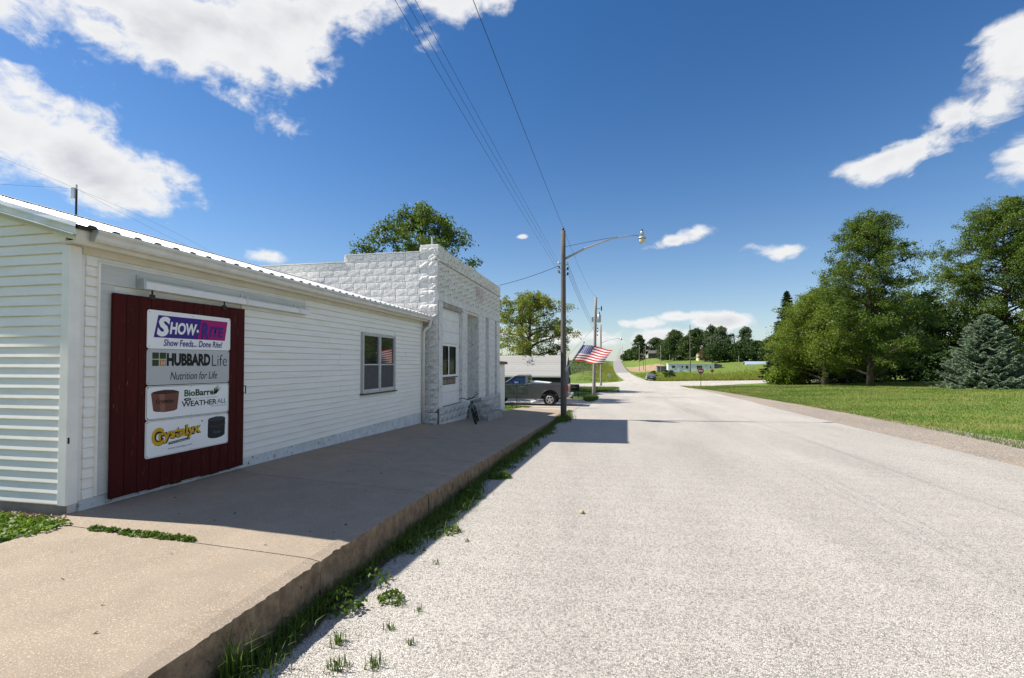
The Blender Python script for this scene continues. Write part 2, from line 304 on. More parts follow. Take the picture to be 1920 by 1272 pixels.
WOOD = mat('weathered_pole_wood', (.155, .135, .118), (.09, .078, .068), scale=5, rough=.9, bump=.6, bscale=22, stretch=(6, 6, .5), spots=[((.25, .22, .18), 7, .62, .1)])
WOODG = mat('grey_pole_wood', (.30, .275, .245), (.20, .18, .155), scale=5, rough=.9, bump=.4, stretch=(6, 6, .5))
BARK = mat('tree_bark', (.085, .066, .048), (.05, .038, .028), scale=6, rough=.95, bump=.9, bscale=14, stretch=(3, 3, .7), bdist=.04)
DEADW = mat('bare_dead_wood', (.42, .38, .33), (.30, .27, .23), rough=.9)
WIRE = mat('wire_black', (.012, .012, .014), rough=.6)
STEELP = mat('painted_steel_grey', (.45, .47, .48), (.36, .38, .39), rough=.4, metal=.5)
CERAM = mat('white_porcelain', (.72, .72, .70), rough=.25)
CERAMD = mat('brown_porcelain', (.035, .02, .015), rough=.3)
WHITEP = mat('white_paint', (.78, .78, .77), (.72, .72, .71), rough=.4)
BLACKP = mat('black_plastic', (.012, .012, .013), rough=.5)

# ------------------------------------------------------------------ terrain height
_py=[-60,-10,0,2.7,6,13,20.5,30,40,55,65,85,100,140,180,230,300,400,480,560,800,3000]
_pz=[ .5,.0,-.15,-.19,-.27,-.49,-.75,-1.0,-1.15,-1.3,-1.42,-1.72,-1.95,-2.35,-2.5,-2.0,-.3,2.4,3.8,3.0,-4,-12]
_Y=np.arange(-80,3100,1.0)
def _sm(py,pz,w):
    z=np.interp(_Y,py,pz); k=np.ones(w)/w
    return np.convolve(np.pad(z,w//2,mode='edge'),k,mode='valid')
_P=_sm(_py,_pz,9)
_TL=_sm([-80,92,100,150,200,300,480,600,900,3000],[-9,-1.85,-1.75,1.5,2.2,2.9,4.3,3.6,-3,-12],7)
_TR=_sm([-80,85,100,150,200,250,300,480,600,3000],[-9,-1.72,-1.95,-2.2,.2,3.0,4.6,7,7,-6],9)
def ss(t):
    t=np.clip(t,0,1); return t*t*(3-2*t)
def G(X,Y):
    X=np.asarray(X,float);Y=np.asarray(Y,float)
    p=np.interp(Y,_Y,_P); tl=np.interp(Y,_Y,_TL); tr=np.interp(Y,_Y,_TR)
    z=p+(tl-p)*ss((.8-X)/7)*ss((Y-92)/4)
    z=z+(tr-p)*ss((X-9)/16)*ss((Y-85)/6)
    s=.03+.07*ss((Y-76)/28)
    z=z+s*3*np.log1p(np.exp(np.clip((X-13)/3,-30,30)))*(1-ss((X-40)/40)*.6)*(1-ss((Y-200)/100))*ss((Y+40)/40)
    z=z+.012*np.clip(-X-5,0,60)*(1-ss((Y-85)/20))
    return z
def g(x, y): return float(G(x, y))
def swz(X, Y):   # sidewalk top
    a = np.interp(Y, [-6,3.75,6,9,12.6,16,20.9,24,28], [.26,.22,.19,.12,.02,-.17,-.43,-.60,-.86])
    b = np.interp(Y, [-6,2,3.7,6.8,12,17.2,21.7,26,28], [.22,.17,.155,.04,-.20,-.44,-.675,-.88,-.94])
    t = np.clip((np.asarray(X)+5.15)/2.95, -.3, 1); return a+(b-a)*t

# ground sheet, dropped a little below the sheets that lie on it
def axis(lo, hi, fine0, fine1, df, dm, far):
    a = list(np.arange(fine0, fine1+1e-6, df)); s = dm; x = fine1
    while x < hi: x += s; a.append(min(x, hi)); s = min(s*1.18, far)
    s = dm; x = fine0
    while x > lo: x -= s; a.insert(0, max(x, lo)); s = min(s*1.18, far)
    return np.array(sorted(set(np.round(a, 3))))
def build_ground():
    xs = axis(-2200, 2200, -16, 46, 1.0, 1.5, 160); ys = axis(-150, 2600, -6, 110, 1.0, 1.6, 120)
    X, Y = np.meshgrid(xs, ys); Z = G(X, Y)
    # the bed under sidewalk, road and floor slabs lies lower so nothing pokes through
    low = ss((X+14.5)/.6)*ss((-1.2-X)/.8)*ss((Y+4.5)/.6)*ss((26.5-Y)/1.0)
    patch = ss((-4.6-X)/.5)*ss((4.2-Y)/.5)
    Z = Z - .38*low*(1-patch) + patch*low*(.17 - Z)
    V = np.stack([X, Y, Z], -1).reshape(-1, 3); nx = len(xs); i = np.arange(len(ys)-1)[:, None]*nx + np.arange(nx-1)[None]
    F = np.stack([i, i+1, i+1+nx, i+nx], -1).reshape(-1, 4)
    return tag(link('ground', np_mesh('ground', V, F, GROUNDG, smooth=True)), kind='structure')
build_ground()

def drape(name, outline, mt, off, kind='structure', step=2.0, hfun=G, parent=None):
    """flat outline cut into cells and laid on the terrain"""
    bm = bmesh.new(); bm.faces.new([bm.verts.new((x, y, 0)) for x, y in outline])
    bmesh.ops.triangulate(bm, faces=bm.faces[:])
    xs = [p[0] for p in outline]; ys = [p[1] for p in outline]
    def cut(no, lo, hi, coord):
        t = math.floor(lo/step)*step
        k = step
        while t < hi:
            if t > lo:
                bmesh.ops.bisect_plane(bm, geom=bm.verts[:]+bm.edges[:]+bm.faces[:], plane_co=(t, 0, 0) if coord == 0 else (0, t, 0), plane_no=no)
            t += k
            if t > 60: k = max(step, 6)
            if t > 150: k = 15
    cut((0, 1, 0), min(ys), max(ys), 1); cut((1, 0, 0), min(xs), max(xs), 0)
    bmesh.ops.triangulate(bm, faces=[f for f in bm.faces if len(f.verts) > 4])
    for v in bm.verts: v.co.z = float(hfun(v.co.x, v.co.y)) + off
    for f in bm.faces:
        if f.normal.z < 0: f.normal_flip()
    me = bpy.data.meshes.new(name); bm.to_mesh(me); bm.free(); me.materials.append(mt); me.shade_smooth()
    o = link(name, me, parent)
    if kind: tag(o, kind=kind)
    return o

# ------------------------------------------------------------------ roads, lawn, field
LAWN_EDGE = [(9.9,-40),(9.9,5),(10.15,14.4),(10.75,17.7),(11.15,21.2),(11.7,26.6),(11.85,33.8),(11.4,44.4),(10.8,54.2),(9.6,59.7),(9.1,63.0)]
drape('lawn', LAWN_EDGE + [(11.3,65.6),(17.5,73.2),(25.2,78.4),(45,86),(70,95),(70,-40)], LAWN, .012)
drape('gravel_shoulder', [(7.0,-40)] + [(x+.12*math.sin(y*1.7), y) for x, y in LAWN_EDGE] + [(8.0,62.5),(7.0,40)], GRAVEL, .022)
drape('road', [(-2.35,-40),(-2.35,24),(-2.05,27),(-1.95,40),(-1.4,46.5),(.2,52.3),(1.0,58),(1.15,60.6),(.6,62),(-1.7,62.6),(-4.3,62),(-70,58),(-70,74),(-4.9,76),(-1.3,82),(1.3,90),(2.36,97.4),(2.75,104),
      (2.4,150),(2.0,200),(7.45,200),(7.42,157),(7.15,107),(7.4,100),(8.45,95.3),(14.7,92),(20.7,87),(26.9,84),(45,92.5),(80,106),(80,99),(45,86.5),(25.2,78.7),(17.5,73.5),(11.3,66),(9.2,63.9),(9.0,60.5),(9.68,48.7),(9.74,38),
      (9.16,26.2),(8.68,19.8),(8.25,13.6),(8.03,11.4),(7.8,0),(7.8,-40)], CHIP, .034)
drape('far_road', [(1.95,199),(1.6,245),(1.6,300),(2.3,440),(2.8,500),(2.8,600),(9.2,600),(9.0,500),(8.7,440),(7.8,300),(7.5,245),(7.45,199)], FARROAD, .05, step=3)
drape('driveway', [(-4.6,24.9),(-2.0,24.9),(-1.85,27.5),(-1.8,35.2),(-2.6,37.2),(-4.6,37.5),(-8,37.6),(-8,30.5),(-4.6,28.3)], DRIVE, .045)
drape('dirt_patch', [(8.6,219),(11,203),(14.5,190),(18,184),(21,196),(21,216),(16,245),(12,268),(8.6,290)], DIRT, .03, step=4)
FIELD = [(-110,110),(-9,112),(-5.0,125),(-3.2,160),(-2.5,300),(-110,300)]
drape('crop_field', FIELD, mat('field_soil', (.055,.055,.022), (.075,.07,.03), scale=.6, rough=1, bump=.5), .03, step=6)
drape('verge_dirt', [(-2.36,-2),(-2.36,24)] + [(-2.03+.05*math.sin(y*2.3)+.03*math.sin(y*7.1+1)+.02*math.sin(y*17.3), y) for y in [24-.16*i for i in range(163)]], SOIL, .054, step=1)

# ------------------------------------------------------------------ sidewalk slabs
def build_sidewalk():
    root = empty('sidewalk', (-3.6, 10, 0), None, None); tag(root, kind='structure')
    ys = [-6,-3.3,-1.05,1.2,3.43,5.68,7.95,10.2,12.45,14.7,17.0,19.2,21.5,23.7,25.9]
    rng = random.Random(3)
    for k in range(len(ys)-1):
        y0, y1 = ys[k]+.006, ys[k+1]-.006
        n = max(8, int((y1-y0)/.032)) if k >= 2 and k < 8 else 14
        xl = -4.86 if y1 < 3.5 else (-5.16 if y1 < 12.7 else -4.72)
        if y0 > 20.9: xl = -4.72
        cols = [xl, xl+.5, -4.0, -3.3, -2.7, -2.32, -2.215]
        V = []; F = []; M_ = []
        tops = []; jit = 0
        for i in range(n+1):
            y = y0+(y1-y0)*i/n; row = []
            jit = jit*.2 + rng.uniform(-.008, .008) - (rng.uniform(.01,.03) if rng.random() < .05 else 0)
            for j, x in enumerate(cols):
                yy = y + (x+3.5)*-.035*(1 if 0 < 1 else 0)
                z = float(swz(x, yy)) + (0 if j < 5 else rng.uniform(-.004, .001))
                xx = x + (jit if j == 6 else 0)
                if j == 6: z -= .012 + abs(rng.uniform(0, .008))
                if i in (0, n): z -= .004
                row.append(len(V)); V.append((xx, yy, z))
            # kerb face: three rows down
            zb = g(-2.2, y) - .08; zt = V[row[6]][2]
            for q in (.25, .6, 1.0):
                row.append(len(V)); V.append((cols[6] + jit*.6 + rng.uniform(-.012, .014) + .012*q, V[row[6]][1], zt + (zb-zt)*q))
            tops.append(row)
        nc = len(tops[0])
        for i in range(n):
            for j in range(nc-1):
                F.append((tops[i][j], tops[i][j+1], tops[i+1][j+1], tops[i+1][j])); M_.append(1 if j >= 6 else 0)
        # end faces
        for row in (tops[0], tops[n]):
            b = len(V)
            for j in row[:7]: V.append((V[j][0], V[j][1], V[j][2]-.22))
            for j in range(6): F.append((row[j], b+j, b+j+1, row[j+1])); M_.append(0)
        mb = MB(); mb.v = V; mb.f = F; mb.m = M_
        mb.build('slab', [CONC, KERBM], root, smooth=False)
    # shed and shop floor bed so no gap shows between slab and wall
build_sidewalk()

# ------------------------------------------------------------------ lettering on flat signs
def text_mesh(txt, shear=0.0, bold=0.0, space=1.0):
    cu = bpy.data.curves.new('lettering', 'FONT'); cu.body = txt; cu.shear = shear; cu.offset = bold; cu.space_character = space; cu.resolution_u = 3
    o = bpy.data.objects.new('lettering', cu); col.objects.link(o)
    dg = bpy.context.evaluated_depsgraph_get(); dg.update()
    me = bpy.data.meshes.new_from_object(o.evaluated_get(dg)); bpy.data.objects.remove(o, do_unlink=True); bpy.data.curves.remove(cu)
    return me
def put_text(txt, parent, fn, a0, a1, b0, b1, mt, name='lettering', shear=0.0, bold=0.0, rot=0.0, space=1.0, lift=.004):
    """fits the text into a rectangle of the sign plane; fn(a,b,lift) gives the world point"""
    me = text_mesh(txt, shear, bold, space); n = len(me.vertices); co = np.empty(n*3, np.float32); me.vertices.foreach_get('co', co); co = co.reshape(-1, 3)
    mn = co.min(0); mxx = co.max(0); u = (co[:, 0]-mn[0])/(mxx[0]-mn[0]); v = (co[:, 1]-mn[1])/max(1e-6, mxx[1]-mn[1])
    a = a0+u*(a1-a0); b = b0+v*(b1-b0)
    if rot: b = b + (a-(a0+a1)/2)*math.tan(rot)
    off = origin_of(parent)
    P = np.array([Vector(fn(float(x), float(y), lift))-off for x, y in zip(a, b)], np.float32)
    me.vertices.foreach_set('co', P.ravel()); me.update(); me.materials.clear(); me.materials.append(mt); me.name = name
    return link(name, me, parent)

# ------------------------------------------------------------------ feed shed with white siding
WX, Y0, Y1 = -5.154, 3.707, 12.60
EAVE_X, EAVE_Z, SLOPE = -4.93, 3.012, .292
RIDGE_X = -8.55; RIDGE_Z = EAVE_Z + SLOPE*(EAVE_X-RIDGE_X)
shed = empty('feed_store', (WX, 8, .2), 'long white vinyl sided feed store with metal roof, gutter and red sliding door', 'building')
core = MB().box(-11.9, WX-.02, Y0+.02, 12.66, -.3, 2.86).build('wall', MORTAR, shed)
gz = MB(); gz.prism([(-11.9,2.8),(WX-.02,2.8),(RIDGE_X,RIDGE_Z-.1)], lambda a,b,t:(a,t,b), Y0+.025, 12.6); gz.build('gable', MORTAR, shed)
MB().box(WX-.3, WX+.012, Y0+.1, 12.62, -.4, .318).box(-11.9, WX-.005, Y0-.012, Y0+.1, -.4, .0).build('foundation', FOUND, shed)
MB().box(-11.9, WX-.03, Y0-.004, Y0+.3, .0, .30).build('sill_beam', RAWCONC, shed)
PITCH = 2.337/23
def lap(mb_name, y0, y1, z, parent, out=.020):
    m = MB(); x = WX; out += rng.uniform(-.003,.003); z += rng.uniform(-.0015,.0015)
    prof = [(x-.012, z-.004), (x+out, z), (x+out-.002, z+.008), (x+.004, z+PITCH+.006), (x-.012, z+PITCH+.006)]
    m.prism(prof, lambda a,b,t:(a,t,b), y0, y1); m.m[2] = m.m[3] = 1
    return m.build('siding_plank', [VINYL, VINYLD], parent)
rng = random.Random(11)
wst = MB().box(WX-.018, WX-.004, Y0+.08, 12.6, .30, 2.86).build('street_wall', TRIM, shed)
DOOR0, DOOR1 = 4.052, 5.887
WIN = (9.262, 10.822, 1.03, 2.335)
for k in range(24):
    z = .32 + k*PITCH; zt = z+PITCH
    if z < 2.70:
        lap('', 3.835, 3.945, z, wst)          # narrow strip between corner post and door frame
    y = 5.90 if z < 2.56 else 3.95
    if 2.5 < z < 2.72 : y = 7.36
    if z >= 2.72: y = 3.835
    segs = []
    joint = y + rng.uniform(1.4, 3.4)
    while y < 12.5:
        e = min(joint, 12.5)
        segs.append((y, e)); y = e+.004; joint = e + rng.uniform(2.4, 3.66)
    for (a, b) in segs:
        if zt > WIN[2]-.05 and z < WIN[3]+.05 and b > WIN[0]-.05 and a < WIN[1]+.05:
            if a < WIN[0]-.08: lap('', a, WIN[0]-.05, z, wst)
            if b > WIN[1]+.08: lap('', WIN[1]+.05, b, z, wst)
        elif b-a > .05: lap('', a, b, z, wst)
wend = MB().box(-11.9, WX-.01, Y0-.004, Y0+.004, .30, 2.8).build('end_wall', TRIM, shed)
for k in range(36):
    z = .315 + k*PITCH; zt = z+PITCH
    xe_ = lambda q: min(WX-.05, EAVE_X-(q+.13-EAVE_Z)/SLOPE)
    if xe_(zt) < -8.4: break
    m = MB(); pr_ = [(Y0+.01, z-.004), (Y0-.024, z), (Y0-.022, z+.008), (Y0-.006, zt+.006), (Y0+.01, zt+.006)]
    m.prism(pr_, lambda a,b,t:((t if t < -11 else xe_(b)),a,b), -11.8, 0); m.m[2] = m.m[3] = 1
    m.build('siding_plank', [VINYL, VINYLD], wend)
MB().box(WX-.075, WX+.030, Y0-.034, Y0+.075, .305, 2.83).build('corner_post', TRIM, shed, bevel=.006)
MB().box(WX-.002, WX+.026, 12.52, 12.60, .305, 2.83).build('corner_post', TRIM, shed)
MB().box(WX+.02, WX+.031, Y0-.026, Y0-.008, .9, .96).build('split_mark', BLACKP, shed)
# header boards round the sliding door
MB().box(WX-.002, WX+.030, 3.955, 7.34, 2.50, 2.70).build('door_header', HEADER, shed)
MB().box(WX-.002, WX+.024, 3.955, 4.10, .33, 2.498).build('door_jamb', HEADER, shed)
MB().box(WX-.002, WX+.040, 3.935, 3.953, .33, 2.71).build('trim_channel', TRIM, shed)
MB().box(WX-.002, WX+.036, 3.955, 7.34, 2.702, 2.716).build('trim_channel', TRIM, shed)
MB().box(WX-.30, WX-.02, 4.0, 5.95, .2, 2.6).build('door_opening', ROOFD, shed)
# sliding door of upright boards
dr = MB().box(WX+.040, WX+.062, DOOR0+.01, DOOR1-.01, .27, 2.41).build('sliding_door', REDD, shed)
nb = 13; bw = (DOOR1-DOOR0)/nb
for i in range(nb):
    b0 = DOOR0+i*bw; dz = rng.uniform(-.012, .012)
    MB().box(WX+.0625, WX+.080, b0+.003, b0+bw-.003, .26+dz-.02*(i/nb), 2.415+.028*i/nb).build('board', REDD, dr)
MB().tube([(WX+.085, 5.86, 1.26), (WX+.13, 5.86, 1.26), (WX+.13, 5.86, 1.36), (WX+.085, 5.86, 1.36)], .008, 6).build('handle', IRON, dr)
tr = MB()
tr.prism([(WX+.07,2.50),(WX+.135,2.50),(WX+.135,2.575),(WX+.10,2.60),(WX+.07,2.575)], lambda a,b,t:(a,t,b), 4.36, 5.86)
tk = tr.build('door_track', WHITEP, shed)
tr = MB(); tr.prism([(WX+.07,2.503),(WX+.132,2.503),(WX+.132,2.572),(WX+.10,2.597),(WX+.07,2.572)], lambda a,b,t:(a,t,b), 5.875, 7.32); tr.build('track_section', WHITEP, tk)
for y in (4.345, 5.868, 7.05):
    MB().box(WX+.03, WX+.142, y-.014, y+.014, 2.493, 2.606).box(WX+.03, WX+.042, y-.016, y+.016, 2.606, 2.65).build('track_bracket', GALV if y < 5 else GUTTER, tk)
for y in (4.47, 5.50):
    MB().box(WX+.088, WX+.104, y-.03, y+.03, 2.40, 2.45).box(WX+.09, WX+.10, y-.008, y+.008, 2.45, 2.51).build('hanger', IRON, dr)
# eave: soffit, fascia, gutter
MB().box(WX-.01, -4.965, Y0-.10, 12.66, 2.835, 2.85).build('soffit', SOFFIT, shed)
MB().box(WX-.004, WX+.035, Y0+.08, 12.6, 2.765, 2.835).build('frieze_trim', SOFFIT, shed)
MB().box(-4.985, -4.962, Y0-.11, 12.72, 2.82, 2.985).build('fascia', SOFFIT, shed)
gp = [(-4.960,2.975),(-4.960,2.868),(-4.905,2.862),(-4.885,2.885),(-4.880,2.925),(-4.850,2.950),(-4.850,2.978),(-4.862,2.978),(-4.862,2.955),(-4.890,2.93),(-4.897,2.89),(-4.908,2.874),(-4.950,2.88),(-4.950,2.975)]
gm = MB(); gm.prism(gp, lambda a,b,t:(a,t,b), Y0+.02, 5.42); gut = gm.build('gutter', GUTTER, shed)
gm = MB(); gm.prism([(a+.002,b-.002*(a>-4.9)) for a,b in gp], lambda a,b,t:(a,t,b), 5.41, 12.9); gm.build('gutter_length', GUTTER, gut)
MB().prism([(-4.96,2.97),(-4.96,2.868),(-4.905,2.862),(-4.85,2.95),(-4.85,2.97)], lambda a,b,t:(a,t,b), Y0+.01, Y0+.02).build('gutter_end', GALV, gut)
ds = MB().tube([(-4.92,12.62,2.87),(-4.92,12.62,2.76),(-4.95,12.60,2.69),(-5.05,12.56,2.60),(-5.085,12.55,2.52),(-5.085,12.55,.06)], .045, 10)
ds.build('downspout', GUTTER, shed, smooth=True)
# ribbed metal roofing
roof = MB()
def rz(x): return EAVE_Z + SLOPE*(EAVE_X-x)
roof.hexa([(EAVE_X+.0,Y0-.11,rz(EAVE_X)-.06),(EAVE_X+.0,12.68,rz(EAVE_X)-.06),(RIDGE_X,12.68,RIDGE_Z-.06),(RIDGE_X,Y0-.11,RIDGE_Z-.06),
           (EAVE_X+.0,Y0-.11,rz(EAVE_X)-.022),(EAVE_X+.0,12.68,rz(EAVE_X)-.022),(RIDGE_X,12.68,RIDGE_Z-.022),(RIDGE_X,Y0-.11,RIDGE_Z-.022)])
roof.hexa([(RIDGE_X*2-EAVE_X,Y0-.11,rz(EAVE_X)-.06),(RIDGE_X*2-EAVE_X,12.68,rz(EAVE_X)-.06),(RIDGE_X-.002,12.68,RIDGE_Z-.06),(RIDGE_X-.002,Y0-.11,RIDGE_Z-.06),
           (RIDGE_X*2-EAVE_X,Y0-.11,rz(EAVE_X)-.022),(RIDGE_X*2-EAVE_X,12.68,rz(EAVE_X)-.022),(RIDGE_X-.002,12.68,RIDGE_Z-.022),(RIDGE_X-.002,Y0-.11,RIDGE_Z-.022)])
roofo = roof.build('roof', ROOFD, shed)
def roof_panel(y0, w, side):
    prof = [];
    for r in range(4):
        c = y0 + w*(r+.5)/4; prof += [(c-.055,0),(c-.03,.024),(c+.03,.024),(c+.055,0)]
    prof = [(y0,0)] + prof + [(y0+w,0)]
    m = MB(); n = len(prof); xe = EAVE_X+.035
    for x, zz in ((xe, rz(xe)), (RIDGE_X, RIDGE_Z)):
        xx = x if side > 0 else 2*RIDGE_X-x
        for (y, h) in prof: m.v.append((xx, y, zz-.018+h))
    for i in range(n-1): m.f.append((i, i+1, i+1+n, i+n)); m.m.append(0)
    o = m.build('roof_panel', ROOFM, roofo); return o
for i in range(40):
    c = Y0-.12 + (12.70-(Y0-.12))*(i+.5)/40; xe = EAVE_X+.0365; zz = rz(xe)-.0185
    MB().prism([(c-.050,-.006),(c-.028,.021),(c+.028,.021),(c+.050,-.006)], lambda a,b,t:(t,a,zz+b), xe-.02, xe).build('rib_end_shade', ROOFD, roofo)  # dark plug paints the shade inside an open rib end
npan = 10; pw = (12.70-(Y0-.12))/npan
for i in range(npan):
    roof_panel(Y0-.12+i*pw, pw, 1); roof_panel(Y0-.12+i*pw, pw, -1)
rc = MB(); rc.prism([(RIDGE_X-.16,RIDGE_Z-.02),(RIDGE_X,RIDGE_Z+.03),(RIDGE_X+.16,RIDGE_Z-.02),(RIDGE_X,RIDGE_Z+.012)], lambda a,b,t:(a,t,b), Y0-.125, 12.69); rc.build('ridge_cap', ROOFM, roofo)
# rake trim, a bent galvanised strip
rk = MB(); n = 14; rr = random.Random(4)
for i in range(n+1):
    x = EAVE_X+.01 + (RIDGE_X-EAVE_X)*i/n; z = rz(x); w = rr.uniform(-.008, .008) if i < 6 else 0
    for (dy, dz) in ((.02, .0), (-.012, .0), (-.02+w, -.045), (-.016-w, -.115), (-.045+w, -.122), (-.03, -.145)): rk.v.append((x, Y0-.12+dy, z+dz))
for i in range(n):
    for j in range(5): b = i*6+j; rk.f.append((b, b+1, b+7, b+6)); rk.m.append(0)
rk.build('rake_trim', GALV, roofo)
MB().hexa([(EAVE_X-.02,Y0-.115,rz(EAVE_X)-.17),(EAVE_X-.02,Y0-.02,rz(EAVE_X)-.17),(RIDGE_X,Y0-.02,RIDGE_Z-.17),(RIDGE_X,Y0-.115,RIDGE_Z-.17),
           (EAVE_X-.02,Y0-.115,rz(EAVE_X)-.06),(EAVE_X-.02,Y0-.02,rz(EAVE_X)-.06),(RIDGE_X,Y0-.02,RIDGE_Z-.06),(RIDGE_X,Y0-.115,RIDGE_Z-.06)]).build('rake_soffit', SOFFIT, roofo)

# windows: frame, sashes, panes
def window(parent, fn, a0, a1, b0, b1, mull, fw=.05, sash=.5, depth=.03, two=True, mt=TRIM, sm=ALU, screen=True, gl=None):
    gl = gl or GLASS
    """fn(a,b,out) -> world; a along wall, b up, out from wall"""
    def bx(m, p0, p1, q0, q1, o0, o1):
        m.hexa([fn(p0,q0,o0),fn(p1,q0,o0),fn(p1,q0,o1),fn(p0,q0,o1),fn(p0,q1,o0),fn(p1,q1,o0),fn(p1,q1,o1),fn(p0,q1,o1)]); return m
    wm = MB()
    bx(wm,a0,a0+fw,b0,b1,-.02,depth); bx(wm,a1-fw,a1,b0,b1,-.02,depth); bx(wm,a0+fw,a1-fw,b1-fw,b1,-.02,depth-.002); bx(wm,a0+fw,a1-fw,b0,b0+fw,-.02,depth-.002)
    for c in mull: bx(wm,c-fw*.55,c+fw*.55,b0+fw,b1-fw,-.02,depth-.003)
    w = wm.build('window', mt, parent)
    bx(MB(), a0-.03, a1+.03, b0-.03, b0-.001, -.02, depth+.03).build('sill', mat('dark_sill', (.09,.085,.08), rough=.8), w)
    edges = [a0+fw] + [c for c in mull] + [a1-fw]
    for i in range(len(edges)-1):
        l = edges[i] + (fw*.55 if i else 0); r = edges[i+1] - (fw*.55 if i < len(edges)-2 else 0)
        t = .028; mid = b0+fw+(b1-b0-2*fw)*sash
        s = MB()
        bx(s,l,l+t,b0+fw,b1-fw,-.01,depth-.012); bx(s,r-t,r,b0+fw,b1-fw,-.01,depth-.012); bx(s,l+t,r-t,b1-fw-t,b1-fw,-.01,depth-.014); bx(s,l+t,r-t,b0+fw,b0+fw+t*1.6,-.01,depth-.014)
        if two: bx(s,l+t,r-t,mid-t*.5,mid+t*.5,-.01,depth-.010)
        s.build('sash', sm, w)
        if two:
            bx(MB(),l+t,r-t,mid+t*.5,b1-fw-t,-.012,.003).build('pane', gl, w)
            bx(MB(),l+t,r-t,b0+fw+t*1.6,mid-t*.5,-.012,.006).build('pane', SCREEN if screen else gl, w)
        else: bx(MB(),l+t,r-t,b0+fw+t*1.6,b1-fw-t,-.012,.003).build('pane', gl, w)
    return w
window(shed, lambda a,b,o:(WX+.012+o,a,b), WIN[0], WIN[1], WIN[2], WIN[3], [(WIN[0]+WIN[1])/2], fw=.038, sash=.47, depth=.045, mt=mat('dull_window_trim', (.54,.54,.52), (.42,.42,.41), scale=7, rough=.5))

# four printed signs on the sliding door
SX = WX+.084
def ink(name, c, rough=.5): return mat('ink_'+name, c, c, rough=rough)
SIGNW = mat('sign_white_enamel', (.85,.85,.86), (.81,.81,.82), scale=3, rough=.35)
SIGNG = mat('sign_grey_mesh_print', (.50,.51,.52), (.45,.46,.47), scale=120, rough=.5)
PUR = ink('purple', (.045,.018,.21)); MAG = ink('magenta', (.36,.003,.14)); BLK = ink('black', (.008,.008,.008)); GRN = ink('green', (.012,.11,.03)); DGR = ink('dark_green', (.03,.05,.012))
ORG = ink('orange', (.50,.22,.02)); YEL = ink('yellow', (.62,.36,.01)); NAVY = ink('navy', (.015,.02,.08)); BRN = ink('brown', (.16,.06,.04)); BRD = ink('dark_brown', (.055,.02,.016)); GRY = ink('grey', (.32,.34,.36)); TUB = ink('tub_charcoal', (.018,.017,.022)); TUBL = ink('tub_light', (.045,.042,.055)); BLU = ink('print_blue', (.12,.18,.30)); COP = ink('copper_light', (.25,.11,.075))
def rounded(w, h, r, k=4):
    p = []
    for cx, cy, a in ((w-r,h-r,0),(r,h-r,90),(r,r,180),(w-r,r,270)):
        for i in range(k+1): t = R(a+90*i/k); p.append((cx+r*math.cos(t), cy+r*math.sin(t)))
    return p
def sign(label, y0, y1, zbl, zbr, zt_l, zt_r, bg, x=SX, border=None):
    w = y1-y0
    o = empty('advertising_sign', (x, (y0+y1)/2, (zbl+zt_l)/2), label, 'sign', 'feed signs on the sliding door')
    def fn(a, b, lift):
        u = a; zb = zbl+(zbr-zbl)*u; zt = zt_l+(zt_r-zt_l)*u; return (x+.004+lift, y0+w*u, zb+(zt-zb)*b)
    h = zt_l-zbl
    m = MB(); pl = rounded(1, 1, .02); pl = [(a, .5+(b-.5)) for a, b in rounded(w, h, .03)]; pl = [(a/w, b/h) for a, b in pl]
    m.prism(pl, lambda a,b,t: fn(a,b,t), -.003, .002); m.build('panel', bg, o)
    if border:
        outer = [(a/w, b/h) for a, b in rounded(w, h, .03)]; inner = [(.5+(a-.5)*(1-.03/w*.8), .5+(b-.5)*(1-.03/h*.8)) for a, b in outer]; oo = [(.5+(a-.5)*(1-.014/w), .5+(b-.5)*(1-.014/h)) for a, b in outer]
        m = MB(); n = len(oo); m.v = [fn(a,b,.0035) for a, b in oo]+[fn(a,b,.0035) for a, b in inner]; m.f = [(i,(i+1)%n,n+(i+1)%n,n+i) for i in range(n)]; m.m = [0]*n; m.build('border', border, o)
    for a in (.022, .5, .978):
        for b in (.06, .94):
            m = MB(); m.prism([(a+.006*math.cos(t*1.05)*.6/w, b+.006*math.sin(t*1.05)*.6/h*1.0) for t in range(6)], fn, .002, .006); m.build('screw', IRON, o)
    return o, fn
def poly(o, fn, pts, mt, name, lift=.003):
    m = MB(); m.v = [fn(a,b,lift) for a, b in pts]; m.f = [tuple(range(len(pts)))]; m.m = [0]; return m.build(name, mt, o)
o, fn = sign('white sign with purple and magenta banner, topmost on the red door', 4.42, 5.614, 1.842, 1.848, 2.282, 2.282, SIGNW)
poly(o, fn, [(.065,.295),(.56,.295),(.605,.88),(.11,.88)], PUR, 'banner'); poly(o, fn, [(.56,.295),(.922,.295),(.958,.88),(.605,.88)], MAG, 'banner')
put_text('S', o, fn, .095,.235,.325,.855, SIGNW, shear=.18, bold=.05, lift=.0055); put_text('HOW', o, fn, .232,.55,.40,.73, SIGNW, shear=.15, bold=.04, lift=.0055)
poly(o, fn, [(.557+.014*math.cos(t*.63), .53+.045*math.sin(t*.63)) for t in range(10)], SIGNW, 'dot', .0055)
put_text('R', o, fn, .60,.70,.31,.80, PUR, shear=.15, bold=.05, lift=.0055); put_text('ITE', o, fn, .705,.90,.385,.70, PUR, shear=.15, bold=.04, lift=.0055)
put_text('Show Feeds... Done Rite!', o, fn, .17,.885,.075,.26, PUR, shear=.18, bold=.02)
o, fn = sign('grey sign with black lettering and four small squares on the red door', 4.421, 5.60, 1.43, 1.42, 1.838, 1.844, SIGNG)
